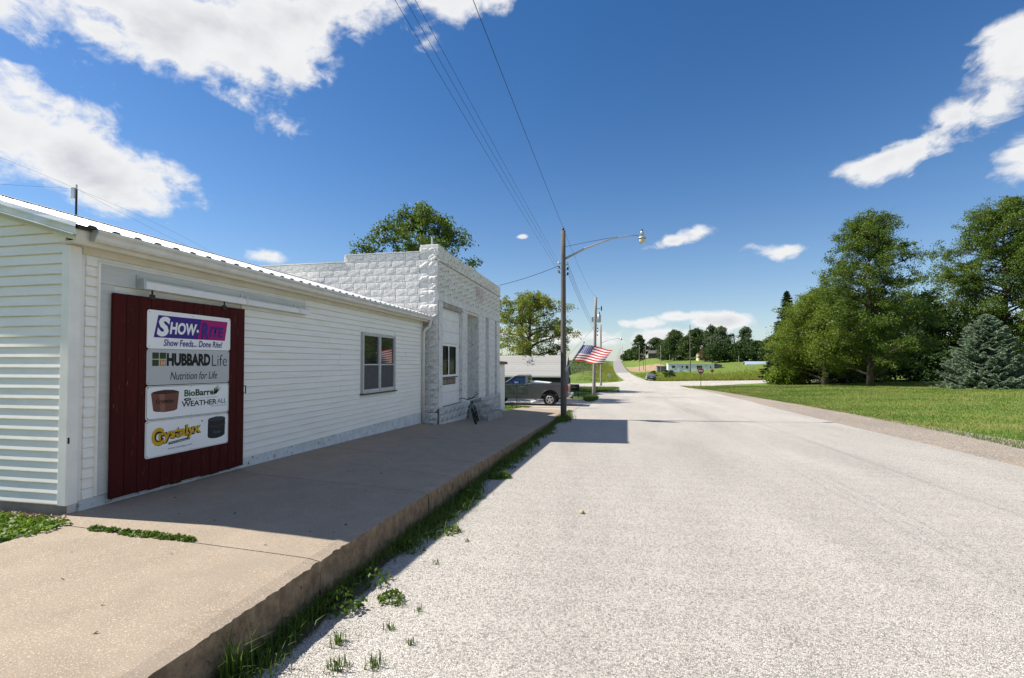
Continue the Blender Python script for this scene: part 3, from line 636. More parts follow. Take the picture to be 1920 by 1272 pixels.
for a, b, c in ((.055,.73,DGR),(.132,.73,DGR),(.055,.53,DGR),(.132,.53,ORG)): poly(o, fn, [(a,b),(a+.068,b),(a+.068,b+.175),(a,b+.175)], c, 'square')
put_text('H', o, fn, .147,.187,.55,.68, SIGNG, bold=.03, lift=.0055); put_text('HUBBARD', o, fn, .207,.735,.525,.895, BLK, bold=.055); put_text('Life', o, fn, .757,.965,.52,.87, BLK, bold=-.012)
put_text('Nutrition for Life', o, fn, .25,.83,.13,.36, BLK, shear=.2)
o, fn = sign('white sign with green border and brown barrel picture on the red door', 4.418, 5.60, 1.036, 1.018, 1.42, 1.412, SIGNW, border=GRN)
poly(o, fn, [(.05,.78),(.075,.27),(.10,.235),(.20,.205),(.30,.225),(.335,.265),(.355,.80),(.29,.86),(.20,.875),(.11,.85)], BRN, 'barrel', .003)
poly(o, fn, [(.13,.84),(.15,.24),(.20,.23),(.19,.85)], COP, 'barrel_sheen', .004)
poly(o, fn, [(.203+.145*math.cos(t*.314), .80+.055*math.sin(t*.314)) for t in range(20)], BRD, 'barrel_mouth', .005)
put_text('Crystalyx', o, fn, .10,.295,.44,.60, BLK, lift=.0055, bold=.02)
put_text('Bio', o, fn, .415,.545,.63,.84, GRN, bold=.03); put_text('Barrel', o, fn, .55,.805,.63,.84, ink('deep_green', (.008,.045,.018)), bold=.03)
for i in range(6): poly(o, fn, [(.80,.66),(.805+.004*i,.66),(.80+.016*(i+1),.97-.03*abs(i-2)),(.795+.016*(i+1),.95-.03*abs(i-2))], GRN if i % 2 else BLK, 'grass_blade')
poly(o, fn, [(.455+.045*math.cos(t*.42), .535+.05*math.sin(t*.42)) for t in range(15)], BLK, 'oval'); put_text('STC', o, fn, .432,.478,.51,.56, SIGNW, bold=.03, lift=.0055)
put_text('SINGLE TRIP CONTAINER', o, fn, .51,.83,.53,.575, GRY, space=1.3); put_text('WEATHER', o, fn, .385,.83,.31,.485, BLK, bold=.015, space=.95); put_text('ALL', o, fn, .835,.965,.335,.485, BLU, bold=.01); put_text('PROTECTION', o, fn, .75,.965,.235,.285, GRY)
o, fn = sign('white sign with large yellow lettering and charcoal tub, lowest on red door', 4.417, 5.597, .61, .608, 1.03, 1.012, SIGNW, border=ink('tan', (.45,.36,.26)))
for dx, dy, mt_, bo, lf in ((.006,-.012,BLK,.085,.003),(0,0,YEL,.03,.0055)):
    put_text('C', o, fn, .062+dx,.185+dx,.30+dy,.79+dy, mt_, bold=bo, lift=lf); put_text('rystalyx', o, fn, .135+dx,.625+dx,.365+dy,.775+dy, mt_, bold=bo, rot=.16, lift=lf+.0005)
poly(o, fn, [(.64+.009*math.cos(t*.63), .83+.03*math.sin(t*.63)) for t in range(10)], BLK, 'mark')
poly(o, fn, [(.245,.28),(.49,.33),(.49,.40),(.245,.35)], BLK, 'plate'); put_text('Brand Supplements', o, fn, .255,.48,.31,.365, SIGNW, rot=.08, lift=.0055); put_text('www.crystalyx.com', o, fn, .24,.52,.135,.205, NAVY, rot=.06)
poly(o, fn, [(.715,.35),(.72,.28),(.77,.235),(.84,.22),(.91,.25),(.95,.31),(.955,.84),(.92,.90),(.83,.92),(.75,.89),(.718,.83)], TUB, 'tub')
poly(o, fn, [(.836+.118*math.cos(t*.314), .84+.07*math.sin(t*.314)) for t in range(20)], TUBL, 'tub_lid', .005); poly(o, fn, [(.713,.66),(.84,.60),(.958,.68),(.958,.65),(.84,.565),(.713,.63)], TUBL, 'tub_rim', .005); put_text('Crystalyx', o, fn, .785,.885,.36,.47, BLU, lift=.0055)

# antenna mast on the ridge with guy wires
an = empty('antenna_mast', (-8.55, 6.2, 4.06), 'short dark antenna mast with thin guy wires on the metal roof', 'antenna')
MB().tube([(-8.55,6.2,4.0),(-8.55,6.2,4.52)], .015, 8).build('mast', IRON, an); MB().box(-8.61,-8.55,6.16,6.20,4.36,4.54).build('box', GALV, an); MB().tube([(-8.55,6.2,4.50),(-8.55,6.2,4.60)], .012, 6).build('tip', GALV, an)
def sagline(p, q, sag, n=14):
    p = Vector(p); q = Vector(q); return [p.lerp(q, i/n) - Vector((0,0,4*sag*(i/n)*(1-i/n))) for i in range(n+1)]
for q, sg in (((-8.6,9.2,4.07),-.06),((-8.5,8.4,4.06),.02),((-8.6,4.6,4.07),.0),((-8.7,2.0,4.75),-.08)): MB().tube(sagline((-8.55,6.2,4.53), q, sg), .0015, 4).build('guy_wire', WIRE, an)

# ------------------------------------------------------------------ painted concrete block shop
FX, BY0, BY1 = -4.70, 12.70, 20.30
shop = empty('block_shop', (FX, 16, -.2), 'old white painted rock-face block shop with stepped parapet beside the feed store', 'building')
swall = MB().box(-14, FX-.06, BY0+.05, BY0+.4, -.9, 4.60).box(-7.60, FX-.06, BY0+.052, BY0+.398, 4.60, 4.80).build('side_wall', MORTAR, shop)
MB().box(-14, -13.7, BY0+.4, BY1, -.9, 4.4).box(-13.7, FX-.3, BY1-.35, BY1-.02, -.9, 4.6).build('back_wall', MORTAR, shop)
MB().box(-13.8, FX-.3, BY0+.4, BY1-.35, 4.15, 4.22).build('flat_roof', mat('roof_tar', (.05,.05,.05), rough=.9), shop)
def block_mesh(w, h, d, rough, seed, nx=4, nz=2, mt=BLOCKP):
    """rock-face block in local coords: face toward -Y, from x 0..w, z 0..h"""
    rr = random.Random(seed); V = []; F = []
    xs = [0, .012] + [w*(i+1)/(nx+1) for i in range(nx)] + [w-.012, w]; zs = [0, .010] + [h*(i+1)/(nz+1) for i in range(nz)] + [h-.010, h]
    for j, z in enumerate(zs):
        for i, x in enumerate(xs):
            e = (i in (0, len(xs)-1)) or (j in (0, len(zs)-1)); inner = not e and not (i in (1, len(xs)-2) or j in (1, len(zs)-2))
            y = .006 if e else (-.004 + rr.uniform(-.3,.3)*rough if not inner else -.006 - rr.uniform(-.35, 1.0)*rough)
            V.append((x + (rr.uniform(-.006,.006) if inner else 0), y, z + (rr.uniform(-.006,.006) if inner else 0)))
    n = len(xs)
    for j in range(len(zs)-1):
        for i in range(n-1): F.append((j*n+i, j*n+i+1, (j+1)*n+i+1, (j+1)*n+i))
    me = bpy.data.meshes.new('block'); me.from_pydata(V, [], F); me.materials.append(mt); return me
CH = .2035
rb = random.Random(21)
VAR = {}
def block(parent, x, z, w, rough, h=CH, face='side', mt=BLOCKP, name='block', depth=0.0):
    wq = round(w, 2); key = (wq, round(h,3), rough, mt.name, rb.randint(0, 4))
    if key not in VAR: VAR[key] = block_mesh(wq-.005, h-.005, .1, rough, hash(key[0]*1000)+key[4]*17+int(rough*1000), nx=max(2, int(wq/.1)), nz=2 if h > .1 else 1, mt=mt)
    ob = bpy.data.objects.new(name, VAR[key]); col.objects.link(ob); ob.parent = parent
    org = origin_of(parent)
    if face == 'side': ob.location = Vector((x, BY0+.03-depth, z)) - org
    else: ob.location = Vector((FX-.03+depth, x, z)) - org; ob.rotation_euler = (0, 0, R(90))
    return ob
# side wall toward the feed store: stepped courses
ztop = {0: 4.62, 1: 4.82}
def side_courses():
    for k in range(11):
        z = 4.82 - (k+1)*CH
        x = -5.30 if z < 4.9 else 0
        x = -5.03 - (0 if k % 2 else .26)
        left = -7.63 if k == 0 else -10.6
        off = 0
        while x > left+.05:
            w = rb.choice((.40,.42,.38,.30,.45)); w = min(w, x-left)
            if w < .1: break
            xc = x-w
            roofz = rz(max(xc, RIDGE_X)) if xc > RIDGE_X else RIDGE_Z
            if z + CH > roofz - .05: block(swall, xc, z, w, .004)
            x = xc
    k = 0; z = 4.82 - CH
    # quoins at the corner, full height
    z = -.32; k = 0
    while z < 4.78:
        w = .56 if k % 2 else .30
        block(swall, FX-.03-w, z, w, .034, name='quoin')
        if k % 2 == 0 and z < 2.9: block(swall, FX-.03-.57, z, .27, .014)
        z += CH; k += 1
    MB().box(-5.27, FX-.02, BY0+.012, BY0+.5, 4.805, 5.02).build('parapet_pier', BLOCKP, shop, bevel=.015)
    MB().box(-7.63, -5.275, BY0+.005, BY0+.42, 4.822, 4.850).build('parapet_cap', MORTAR, shop)
    MB().box(-14, -7.635, BY0+.004, BY0+.42, 4.622, 4.650).build('parapet_cap', MORTAR, shop)
side_courses()
# street front
fwall = MB()
fwall.box(FX-.36, FX-.055, BY0+.41, BY1, 3.56, 4.62)
fwall.box(FX-.36, FX-.16, 13.05, 14.95, -.9, 3.6); fwall.box(FX-.36, FX-.16, 17.9, 18.4, -.9, 3.6); fwall.box(FX-.36, FX-.16, 19.4, 19.75, -.9, 3.6)
fwall.box(FX-.36, FX-.04, 15.5, 16.9, -.9, .42)
fwo = fwall.build('front_wall', MORTAR, shop)
for (a, b) in ((12.70,13.08),(14.95,15.50),(16.90,17.90),(18.40,19.40),(19.75,20.30)):
    MB().box(FX-.30, FX-.012, a+(.06 if a < 13 else 0), b, -.9, 3.44).build('pilaster', STUCCO, shop, bevel=.012)
for a, b in ((16.90,17.90),(18.40,19.40)):
    for k in range(14): block(fwo, a+.01, .44+k*.215, b-a-.02, .006, h=.212, face='front', mt=PANELM, name='face_block', depth=.010)
# raised base of rock-face blocks
z = -.80; k = 0
while z < .40:
    y = BY0+.02 - (.2 if k % 2 else 0)
    while y < BY1:
        w = min(rb.choice((.40,.44,.36)), BY1-y)
        y0_ = max(y, BY0+.02)
        if not (15.4 < y < 17.0 and z > .0) and (y+w-y0_) > .08 and z + CH > swz(-4.7, y) - .03: block(fwo, y0_, z, y+w-y0_, .028, face='front', mt=BLOCKB, depth=.055)
        y += w
    z += CH; k += 1
MB().box(FX-.3, FX+.0, BY0+.03, BY1, -.9, .40).build('plinth', mat('dark_base_mortar', (.16,.155,.15), (.30,.30,.29), scale=6, rough=.95), shop)
# lintel band, frieze courses, coping
MB().box(FX-.36, FX-.005, BY0+.03, BY1, 3.442, 3.655).build('lintel', STUCCO, shop, bevel=.01)
for (a, b, d) in ((13.02,14.97,.10),):
    MB().box(FX-.16, FX-.03, a, b, 3.30, 3.441).build('lintel_board', mat('bare_weathered_board', (.40,.39,.36), (.26,.25,.23), scale=6, rough=.9, bump=.5, spots=[((.12,.11,.1),12,.6,.05)]), shop)
for k in range(4):
    z = 3.66 + k*.222; y = BY0+.02 - (.21 if k % 2 else 0)
    while y < BY1-.02:
        w = .62; y0_ = max(y, BY0+.02); e = min(y+w, BY1)
        if e-y0_ > .1: block(fwo, y0_, z, e-y0_, .010, h=.221, face='front', mt=BLOCKF, depth=.012)
        y += w
MB().box(FX-.36, FX+.035, BY0+.02, BY1+.03, 4.552, 4.61).build('coping_ledge', BLOCKF, shop, bevel=.012)
cp = MB()
yy = BY0+.02
while yy < BY1:
    e = min(yy+1.1, BY1+.02); MB().box(FX-.34, FX+.006, yy+.003, e-.003, 4.612, 4.97).build('coping_block', BLOCKF, shop, bevel=.014); yy = e
# bay with boarded panels and a double window
bay = MB().box(FX-.17, FX-.145, 13.06, 14.96, .35, 3.42).build('boarded_bay', MORTAR, shop)
zs = [.41,.80,1.14,2.28,2.62,2.98,3.30]
for i in range(len(zs)-1):
    if abs(zs[i]-1.14) < .01: continue
    MB().box(FX-.146, FX-.125, 13.085, 14.945, zs[i]+.004, zs[i+1]-.004).build('panel', PANELM, bay)
MB().box(FX-.146, FX-.125, 14.60, 14.945, 1.144, 2.276).build('panel', PANELM, bay)
window(shop, lambda a,b,o:(FX-.13+o,a,b), 13.10, 14.58, 1.27, 2.25, [13.84], fw=.06, sash=.5, depth=.04, screen=False, sm=IRON, gl=glass('dull_shop_glass', (.012,.013,.015), .12))
bp = MB().box(FX-.126, FX-.105, 13.12, 14.52, 1.03, 1.215).build('brick_inset', mat('old_mortar', (.13,.115,.10), rough=.95), shop)
BRK = mat('old_tan_brick', (.26,.215,.175), (.16,.11,.085), scale=5, rough=.9, rand=.25, bump=.4)
for i in range(6): MB().box(FX-.106, FX-.092, 13.15+i*.225, 13.15+i*.225+.205, 1.055, 1.19).build('brick', BRK, bp)
# recessed entry with a narrow glazed door
MB().box(FX-.9, FX-.80, 15.45, 16.95, .35, 3.3).build('entry_back', STUCCO, shop)
MB().box(FX-.85, FX-.30, 16.86, 16.92, .35, 3.4).build('entry_side', STUCCO, shop); MB().box(FX-.85, FX-.30, 15.46, 15.52, .35, 3.4).build('entry_side', STUCCO, shop)
MB().box(FX-.85, FX-.05, 15.5, 16.9, .34, .43).build('threshold', RAWCONC, shop); MB().box(FX-.85, FX-.05, 15.51, 16.89, 3.36, 3.44).build('entry_ceiling', SOFFIT, shop)
ed = MB().box(FX-.62, FX-.56, 15.53, 16.35, .44, 2.5).build('entry_door', WHITEP, shop)
MB().box(FX-.565, FX-.552, 15.64, 16.24, .70, 1.42).build('pane', GLASS, ed); MB().box(FX-.565, FX-.552, 15.64, 16.24, 1.48, 2.36).build('pane', GLASS, ed)
MB().box(FX-.62, FX-.55, 16.36, 16.85, .44, 3.36).box(FX-.62, FX-.55, 15.53, 16.355, 2.7, 3.36).build('door_surround', PANELM, shop)
MB().box(FX-.60, FX-.53, 15.53, 16.35, 2.51, 2.69).build('transom', mat('rust_red_paint', (.16,.03,.02), rough=.8), shop)
dsn = lambda a,b,l:(FX+.058+l, a, b)
put_text('1910', shop, dsn, 16.35, 17.35, 3.93, 4.42, mat('faded_red_paint', (.40,.22,.22), (.52,.40,.40), scale=9, rough=.9), name='date_lettering', bold=-.01, lift=.0)
# vent pipe
MB().tube([(-5.0,12.95,4.9),(-5.0,12.95,5.30)], .028, 8).build('vent_pipe', GALV, shop)
# annex behind
ax = empty('annex', (-6, 21.5, -.5), 'low white annex with brown roof edge behind the block shop', 'building')
MB().box(-9, -5.0, 20.32, 22.6, -.9, 1.62).build('wall', PANELM, ax); MB().hexa([(-9,20.31,1.62),(-4.88,20.31,1.62),(-4.88,22.7,1.62),(-9,22.7,1.62),(-9,20.31,2.3),(-4.90,20.31,1.74),(-4.90,22.7,1.74),(-9,22.7,2.3)]).build('roof', mat('brown_fascia', (.14,.09,.06), rough=.8), ax)

# concrete entry steps
st = empty('entry_steps', (-4.2, 16.2, -.3), 'three worn concrete steps up to the block shop doorway', 'steps')
for i, (xo, z0, z1) in enumerate(((-3.93,-.45,-.02),(-4.22,-.45,.145),(-4.50,-.45,.31))):
    MB().box(FX+.06, xo, 15.28+.1*i, 17.33-.08*i, z0, z1).build('step', mat('worn_step_concrete', (.34,.33,.31), (.22,.21,.20), scale=5, rough=.9, bump=.5, spots=[((.55,.55,.54),4,.58,.08)]), st, bevel=.015)

# bicycle leaning by the steps
def bicycle():
    b = empty('bicycle', (-4.05, 14.35, float(swz(-4.05, 14.35))), 'small dark green bicycle leaning against the block shop by the steps', 'bicycle', rz=R(-78))
    GRB = mat('green_bike_paint', (.012,.10,.055), rough=.3, coat=.4); TY = mat('bike_tyre', (.015,.015,.015), rough=.8)
    lean = R(-15)
    def P(x, z, y=0.0): return (x, y*math.cos(lean) + z*math.sin(lean), z*math.cos(lean) - y*math.sin(lean))
    for nm, xc, yaw in (('wheel',.46,.18),('wheel',-.46,0)):
        m = MB(); k = 20
        pts = [P(xc+.25*math.cos(2*math.pi*i/k)*math.cos(yaw), .25+.25*math.sin(2*math.pi*i/k), .25*math.cos(2*math.pi*i/k)*math.sin(yaw)) for i in range(k+1)]
        m.tube(pts, .024, 6, cap=False); w = m.build(nm, TY, b, local=True, smooth=True)
        m = MB()
        for i in range(10): t = 2*math.pi*i/10; m.tube([P(xc,.25), P(xc+.235*math.cos(t)*math.cos(yaw), .25+.235*math.sin(t), .235*math.cos(t)*math.sin(yaw))], .0025, 4)
        m.build('spokes', GALV, w, local=True)
    m = MB()
    for a, c in (((-.46,.25),(-.06,.27)),((-.06,.27),(-.16,.62)),((-.46,.25),(-.15,.56)),((-.06,.27),(.30,.56)),((-.15,.55),(.29,.62)),((.28,.66),(.46,.25))): m.tube([P(*a), P(*c)], .017, 7)
    m.build('frame', GRB, b, local=True, smooth=True)
    MB().tube([P(.28,.66), P(.24,.78)], .012, 6).tube([P(.20,.86,-.30),P(.24,.86,-.22),P(.25,.78,-.08),P(.25,.78,.08),P(.24,.86,.22),P(.20,.86,.30)], .012, 6).build('handlebar', BLACKP, b, local=True, smooth=True)
    MB().hexa([P(-.30,.63,-.06),P(-.05,.63,-.02),P(-.05,.63,.02),P(-.30,.63,.06),P(-.30,.68,-.06),P(-.05,.67,-.02),P(-.05,.67,.02),P(-.30,.68,.06)]).build('saddle', BLACKP, b, local=True, bevel=.015)
    MB().lathe((0,0,0), [(.07,-.01),(.07,.01)], 12, 'y').build('chainring', IRON, b, local=True).location = P(-.06,.27,.03)
    return b
bicycle()

# ------------------------------------------------------------------ utility poles, lamps, wires
def pole(name, x, y, top, r0, r1, label, lean=(0,0), mt=WOOD, group='utility poles along the road', base=None):
    zb = g(x, y) if base is None else base
    o = empty(name, (x, y, zb), label, 'pole', group)
    n = 7; m = MB(); pts = [(x+lean[0]*i/n, y+lean[1]*i/n, zb-.4+(top-zb+.4)*i/n) for i in range(n+1)]
    m.tube(pts, [r0+(r1-r0)*i/n for i in range(n+1)], 12); m.build('shaft', mt, o, smooth=True); return o
P1 = (-1.97, 20.5)
p1 = pole('utility_pole', *P1, 7.36, .135, .095, 'tall weathered wooden pole at the sidewalk edge carrying a long lamp arm')
MB().lathe((P1[0],P1[1],7.36), [(.03,0),(.05,.03),(.05,.1),(.02,.13)], 8).build('pole_top_insulator', CERAMD, p1, smooth=True)
MB().tube([(P1[0]+.08,P1[1],6.15),(P1[0]+1.0,P1[1]+.1,6.60),(P1[0]+2.05,P1[1]+.28,6.98),(P1[0]+2.7,P1[1]+.36,7.08),(P1[0]+3.15,P1[1]+.42,7.10)], [.05,.042,.034,.03,.028], 8).build('lamp_arm', STEELP, p1, smooth=True)
MB().tube(sagline((P1[0]+.08,P1[1],6.66),(P1[0]+2.3,P1[1]+.3,7.05),-.02,5), .008, 4).build('arm_stay', WIRE, p1)
LX, LY = P1[0]+3.30, P1[1]+.44
lm = MB().lathe((LX,LY,0), [(.03,7.10),(.17,6.985),(.18,6.955),(.15,6.95)], 14).build('lamp_head', STEELP, p1, smooth=True)
MB().lathe((LX,LY,0), [(.135,6.95),(.14,6.86),(.10,6.76),(.04,6.73)], 14).build('lamp_globe', mat('frosted_lamp_glass', (.62,.60,.50), rough=.25), lm, smooth=True)
MB().lathe((LX,LY,0), [(.075,7.08),(.075,7.24),(.055,7.27)], 12).build('lamp_housing', GALV, lm, smooth=True); MB().lathe((LX,LY,0), [(.035,7.27),(.035,7.33),(.02,7.36)], 8).build('photocell', BLACKP, lm)
for i, z in enumerate((6.0,5.80,5.60)):
    for s in (-1, 1):
        zz = z - (.06 if s > 0 else 0) - (0 if s < 0 else .02*i)
        MB().lathe((P1[0]+s*.19,P1[1],zz), [(.03,-.05),(.05,-.035),(.035,0),(.05,.035),(.03,.05)], 8).build('insulator', CERAM if i == 0 else CERAMD, p1)
        MB().box(P1[0]+min(s*.1,s*.2),P1[0]+max(s*.1,s*.2),P1[1]-.012,P1[1]+.012,zz-.07,zz-.055).build('bracket', IRON, p1)
P2 = (-1.40, 40.4)
p2 = pole('utility_pole', *P2, 7.15, .15, .10, 'grey leaning wooden pole with a transformer can beyond the pickup', lean=(.22,0), mt=WOODG)
p2x = P2[0]+.17
MB().lathe((p2x+.30,P2[1],5.05), [(.14,0),(.16,.03),(.16,.62),(.10,.68)], 12).build('transformer', STEELP, p2, smooth=True); MB().lathe((p2x+.34,P2[1],5.73), [(.03,0),(.045,.06),(.03,.14),(.03,.2)], 8).build('bushing', CERAMD, p2)
MB().box(p2x,p2x+.42,P2[1]-.02,P2[1]+.02,6.16,6.20).lathe((p2x+.50,P2[1],6.0), [(.03,0),(.05,.1),(.05,.3),(.02,.42)], 8).build('cutout_fuse', IRON, p2); MB().box(p2x-.30,p2x-.14,P2[1]-.06,P2[1]+.06,5.1,5.5).build('meter_box', STEELP, p2)
for z in (4.55,4.3,4.0): MB().lathe((p2x+.17,P2[1],z), [(.03,-.06),(.06,0),(.03,.06)], 8).build('insulator', CERAMD, p2)
P3 = (-1.30, 66.6)
p3 = pole('utility_pole', *P3, 6.9, .13, .10, 'wooden pole with a small lamp arm at the crossroads corner', mt=WOODG)
MB().tube([(P3[0],P3[1],4.4),(P3[0]+1.2,P3[1],4.85),(P3[0]+2.2,P3[1],5.0),(P3[0]+2.6,P3[1],5.0)], .03, 6).build('lamp_arm', STEELP, p3, smooth=True); MB().lathe((P3[0]+2.7,P3[1],4.75), [(.08,0),(.16,.12),(.16,.2),(.07,.3),(.07,.42)], 10).build('lamp_head', STEELP, p3, smooth=True)
p0 = pole('utility_pole', -2.35, -27, 7.9, .14, .10, 'wooden pole at the sidewalk edge short of the feed store', group='utility poles along the road')
ps = pole('service_pole', -8.1, 27.2, 6.9, .13, .11, 'plain wooden pole standing behind the block shop', group=None, base=-.85)
def wire(label, p, q, sag, r=.0031, n=24, name='power_line', grp='power lines over the sidewalk'):
    o = MB().tube(sagline(p, q, sag, n), r, 5).build(name, WIRE); return tag(o, label, 'wire', grp)
for i, z in enumerate((6.0,5.80,5.60)):
    wire(('uppermost','middle','lowest')[i]+' of three black power lines over the sidewalk to the lamp pole insulators', (P1[0]-.2,P1[1],z), (-2.55-.0*i,-27,7.0-.22*i), .30)
    wire(('uppermost','middle','lowest')[i]+' of three black lines between lamp pole and transformer pole', (P1[0]+.2,P1[1],z-.07), (p2x+.1,P2[1],4.6-.25*i), .25, .007, grp='power lines between lamp pole and transformer pole')
wire('thin top wire from the lamp pole tip running over the sidewalk', (P1[0],P1[1],7.48), (-2.35,-27,8.0), .35, .006, grp=None)
wire('thin top wire between the lamp pole tip and transformer pole tip', (P1[0],P1[1],7.48), (P2[0]+.22,P2[1],7.15), .35, .005, grp=None)
wire('service wire from lamp pole down to the block shop parapet', (P1[0]-.2,P1[1],5.85), (-4.75,20.25,5.05), .06, .010, grp=None)
wire('service wire from the transformer pole down to the green shed', (p2x-.1,P2[1],4.7), (-3.95,41.6,2.0), .1, .008, grp=None)
wire('thin wire between transformer pole and crossroads lamp pole', (p2x+.1,P2[1],4.9), (P3[0],P3[1],6.2), .4, .008, grp=None)

# flag on a slanted staff fixed to the lamp pole
fl = empty('flag', (-1.85, 20.45, 1.4), 'stars and stripes flag flying from a slanted white staff on the lamp pole', 'flag')
S0 = Vector((-1.84,20.45,1.42)); S1 = Vector((-1.10,20.55,2.52))
MB().tube([S0,S1], .016, 8).build('staff', WHITEP, fl); MB().lathe(tuple(S1), [(.0,0),(.03,.02),(.03,.05),(.0,.07)], 8).build('finial', mat('gilt', (.5,.35,.08), rough=.4, metal=.7), fl)
MB().box(-1.90,-1.80,20.42,20.48,1.34,1.50).build('bracket', GALV, fl)
FR = mat('flag_red_cloth', (.45,.012,.022), rough=.75, trans=.4); FWH = mat('flag_white_cloth', (.72,.71,.70), rough=.75, trans=.4); FB = mat('flag_blue_cloth', (.065,.08,.27), rough=.75, trans=.3)
def flag_cloth():
    nu, nv = 40, 26; hoist0 = S0.lerp(S1, .93); hoist1 = S0.lerp(S1, .33); fly = Vector((1.26,-.62,-.12)); V = []; F = []; Mi = []
    nrm = Vector((-.45,-.9,.1)).normalized()
    def pt(u, v):
        h = hoist0.lerp(hoist1, v); p = h + fly*u
        p.z += .06*math.sin(u*5.2+.5+v*.8)*u - .10*u*u + .06*v*u
        p += nrm*(.075*math.sin(u*8.2+v*1.4)*min(1, u*2.5)); p.x -= .10*v*u*0
        return p
    for j in range(nv+1):
        for i in range(nu+1): V.append(pt(i/nu, j/nv))
    for j in range(nv):
        for i in range(nu):
            a = j*(nu+1)+i; F.append((a,a+1,a+nu+2,a+nu+1)); s = j//2
            Mi.append(2 if (i < nu*.4 and s < 7) else (0 if s % 2 == 0 else 1))
    m = MB(); m.v = [tuple(p) for p in V]; m.f = F; m.m = Mi; m.build('cloth', [FR,FWH,FB], fl, smooth=True)
    m = MB()
    for r in range(9):
        for c in range(6 if r % 2 == 0 else 5):
            u = (.033+.066*c+(.033 if r % 2 else 0))*1.0; v = (.055+.055*r); rad = .029
            for sgn in (-1, 1):
                ring = [pt(u+rad*.75*math.cos(R(36*q+90))*(1 if q % 2 == 0 else .45), v+rad*1.2*math.sin(R(36*q+90))*(1 if q % 2 == 0 else .45)) + nrm*.004*sgn for q in range(10)]
                b = len(m.v); m.v += [tuple(x) for x in ring]; m.f.append(tuple(range(b, b+10))); m.m.append(0)
    m.build('stars', FWH, fl)
flag_cloth()

# ------------------------------------------------------------------ pickup truck
def arch(cx, r, z0, n=10): return [(cx+r*math.cos(math.pi*i/n), z0+r*math.sin(math.pi*i/n)) for i in range(n+1)]
def wheel(parent, x, y, r, w, side, rimr, spokes=5):
    TY = mat('tyre_rubber', (.018,.018,.018), (.03,.028,.026), scale=9, rough=.85); RIM = mat('alloy_rim', (.60,.60,.60), (.5,.5,.5), rough=.3, metal=.8)
    t = MB().lathe((x,y,r), [(rimr,-w/2),(r*.93,-w/2),(r,-w/2+.03),(r,w/2-.03),(r*.93,w/2),(rimr,w/2)], 24, 'y').build('wheel', TY, parent, local=True, smooth=False)
    yo = y+side*(w/2-.03)
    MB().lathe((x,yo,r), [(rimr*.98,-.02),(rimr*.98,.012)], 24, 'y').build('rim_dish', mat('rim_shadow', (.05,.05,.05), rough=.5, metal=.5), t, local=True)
    m = MB()
    for k in range(spokes):
        a = 2*math.pi*k/spokes+.3; ca, sa = math.cos(a), math.sin(a); wd = rimr*.26
        def q(rr, s, dy): return (x+ca*rr-sa*s, yo+side*dy, r+sa*rr+ca*s)
        m.hexa([q(.04,-wd*.8,.012),q(rimr*.97,-wd*.55,.012),q(rimr*.97,wd*.55,.012),q(.04,wd*.8,.012),q(.04,-wd*.8,.045),q(rimr*.97,-wd*.5,.03),q(rimr*.97,wd*.5,.03),q(.04,wd*.8,.045)])
    m.lathe((x,yo+side*.02,r), [(rimr*.26,-.02),(rimr*.26,.035)] if side > 0 else [(rimr*.26,-.035),(rimr*.26,.02)], 12, 'y')
    n = 24; ring = MB()
    m.tube([(x+rimr*.97*math.cos(2*math.pi*i/n), yo+side*.02, r+rimr*.97*math.sin(2*math.pi*i/n)) for i in range(n+1)], .022, 5, cap=False)
    m.build('rim', RIM, t, local=True); return t
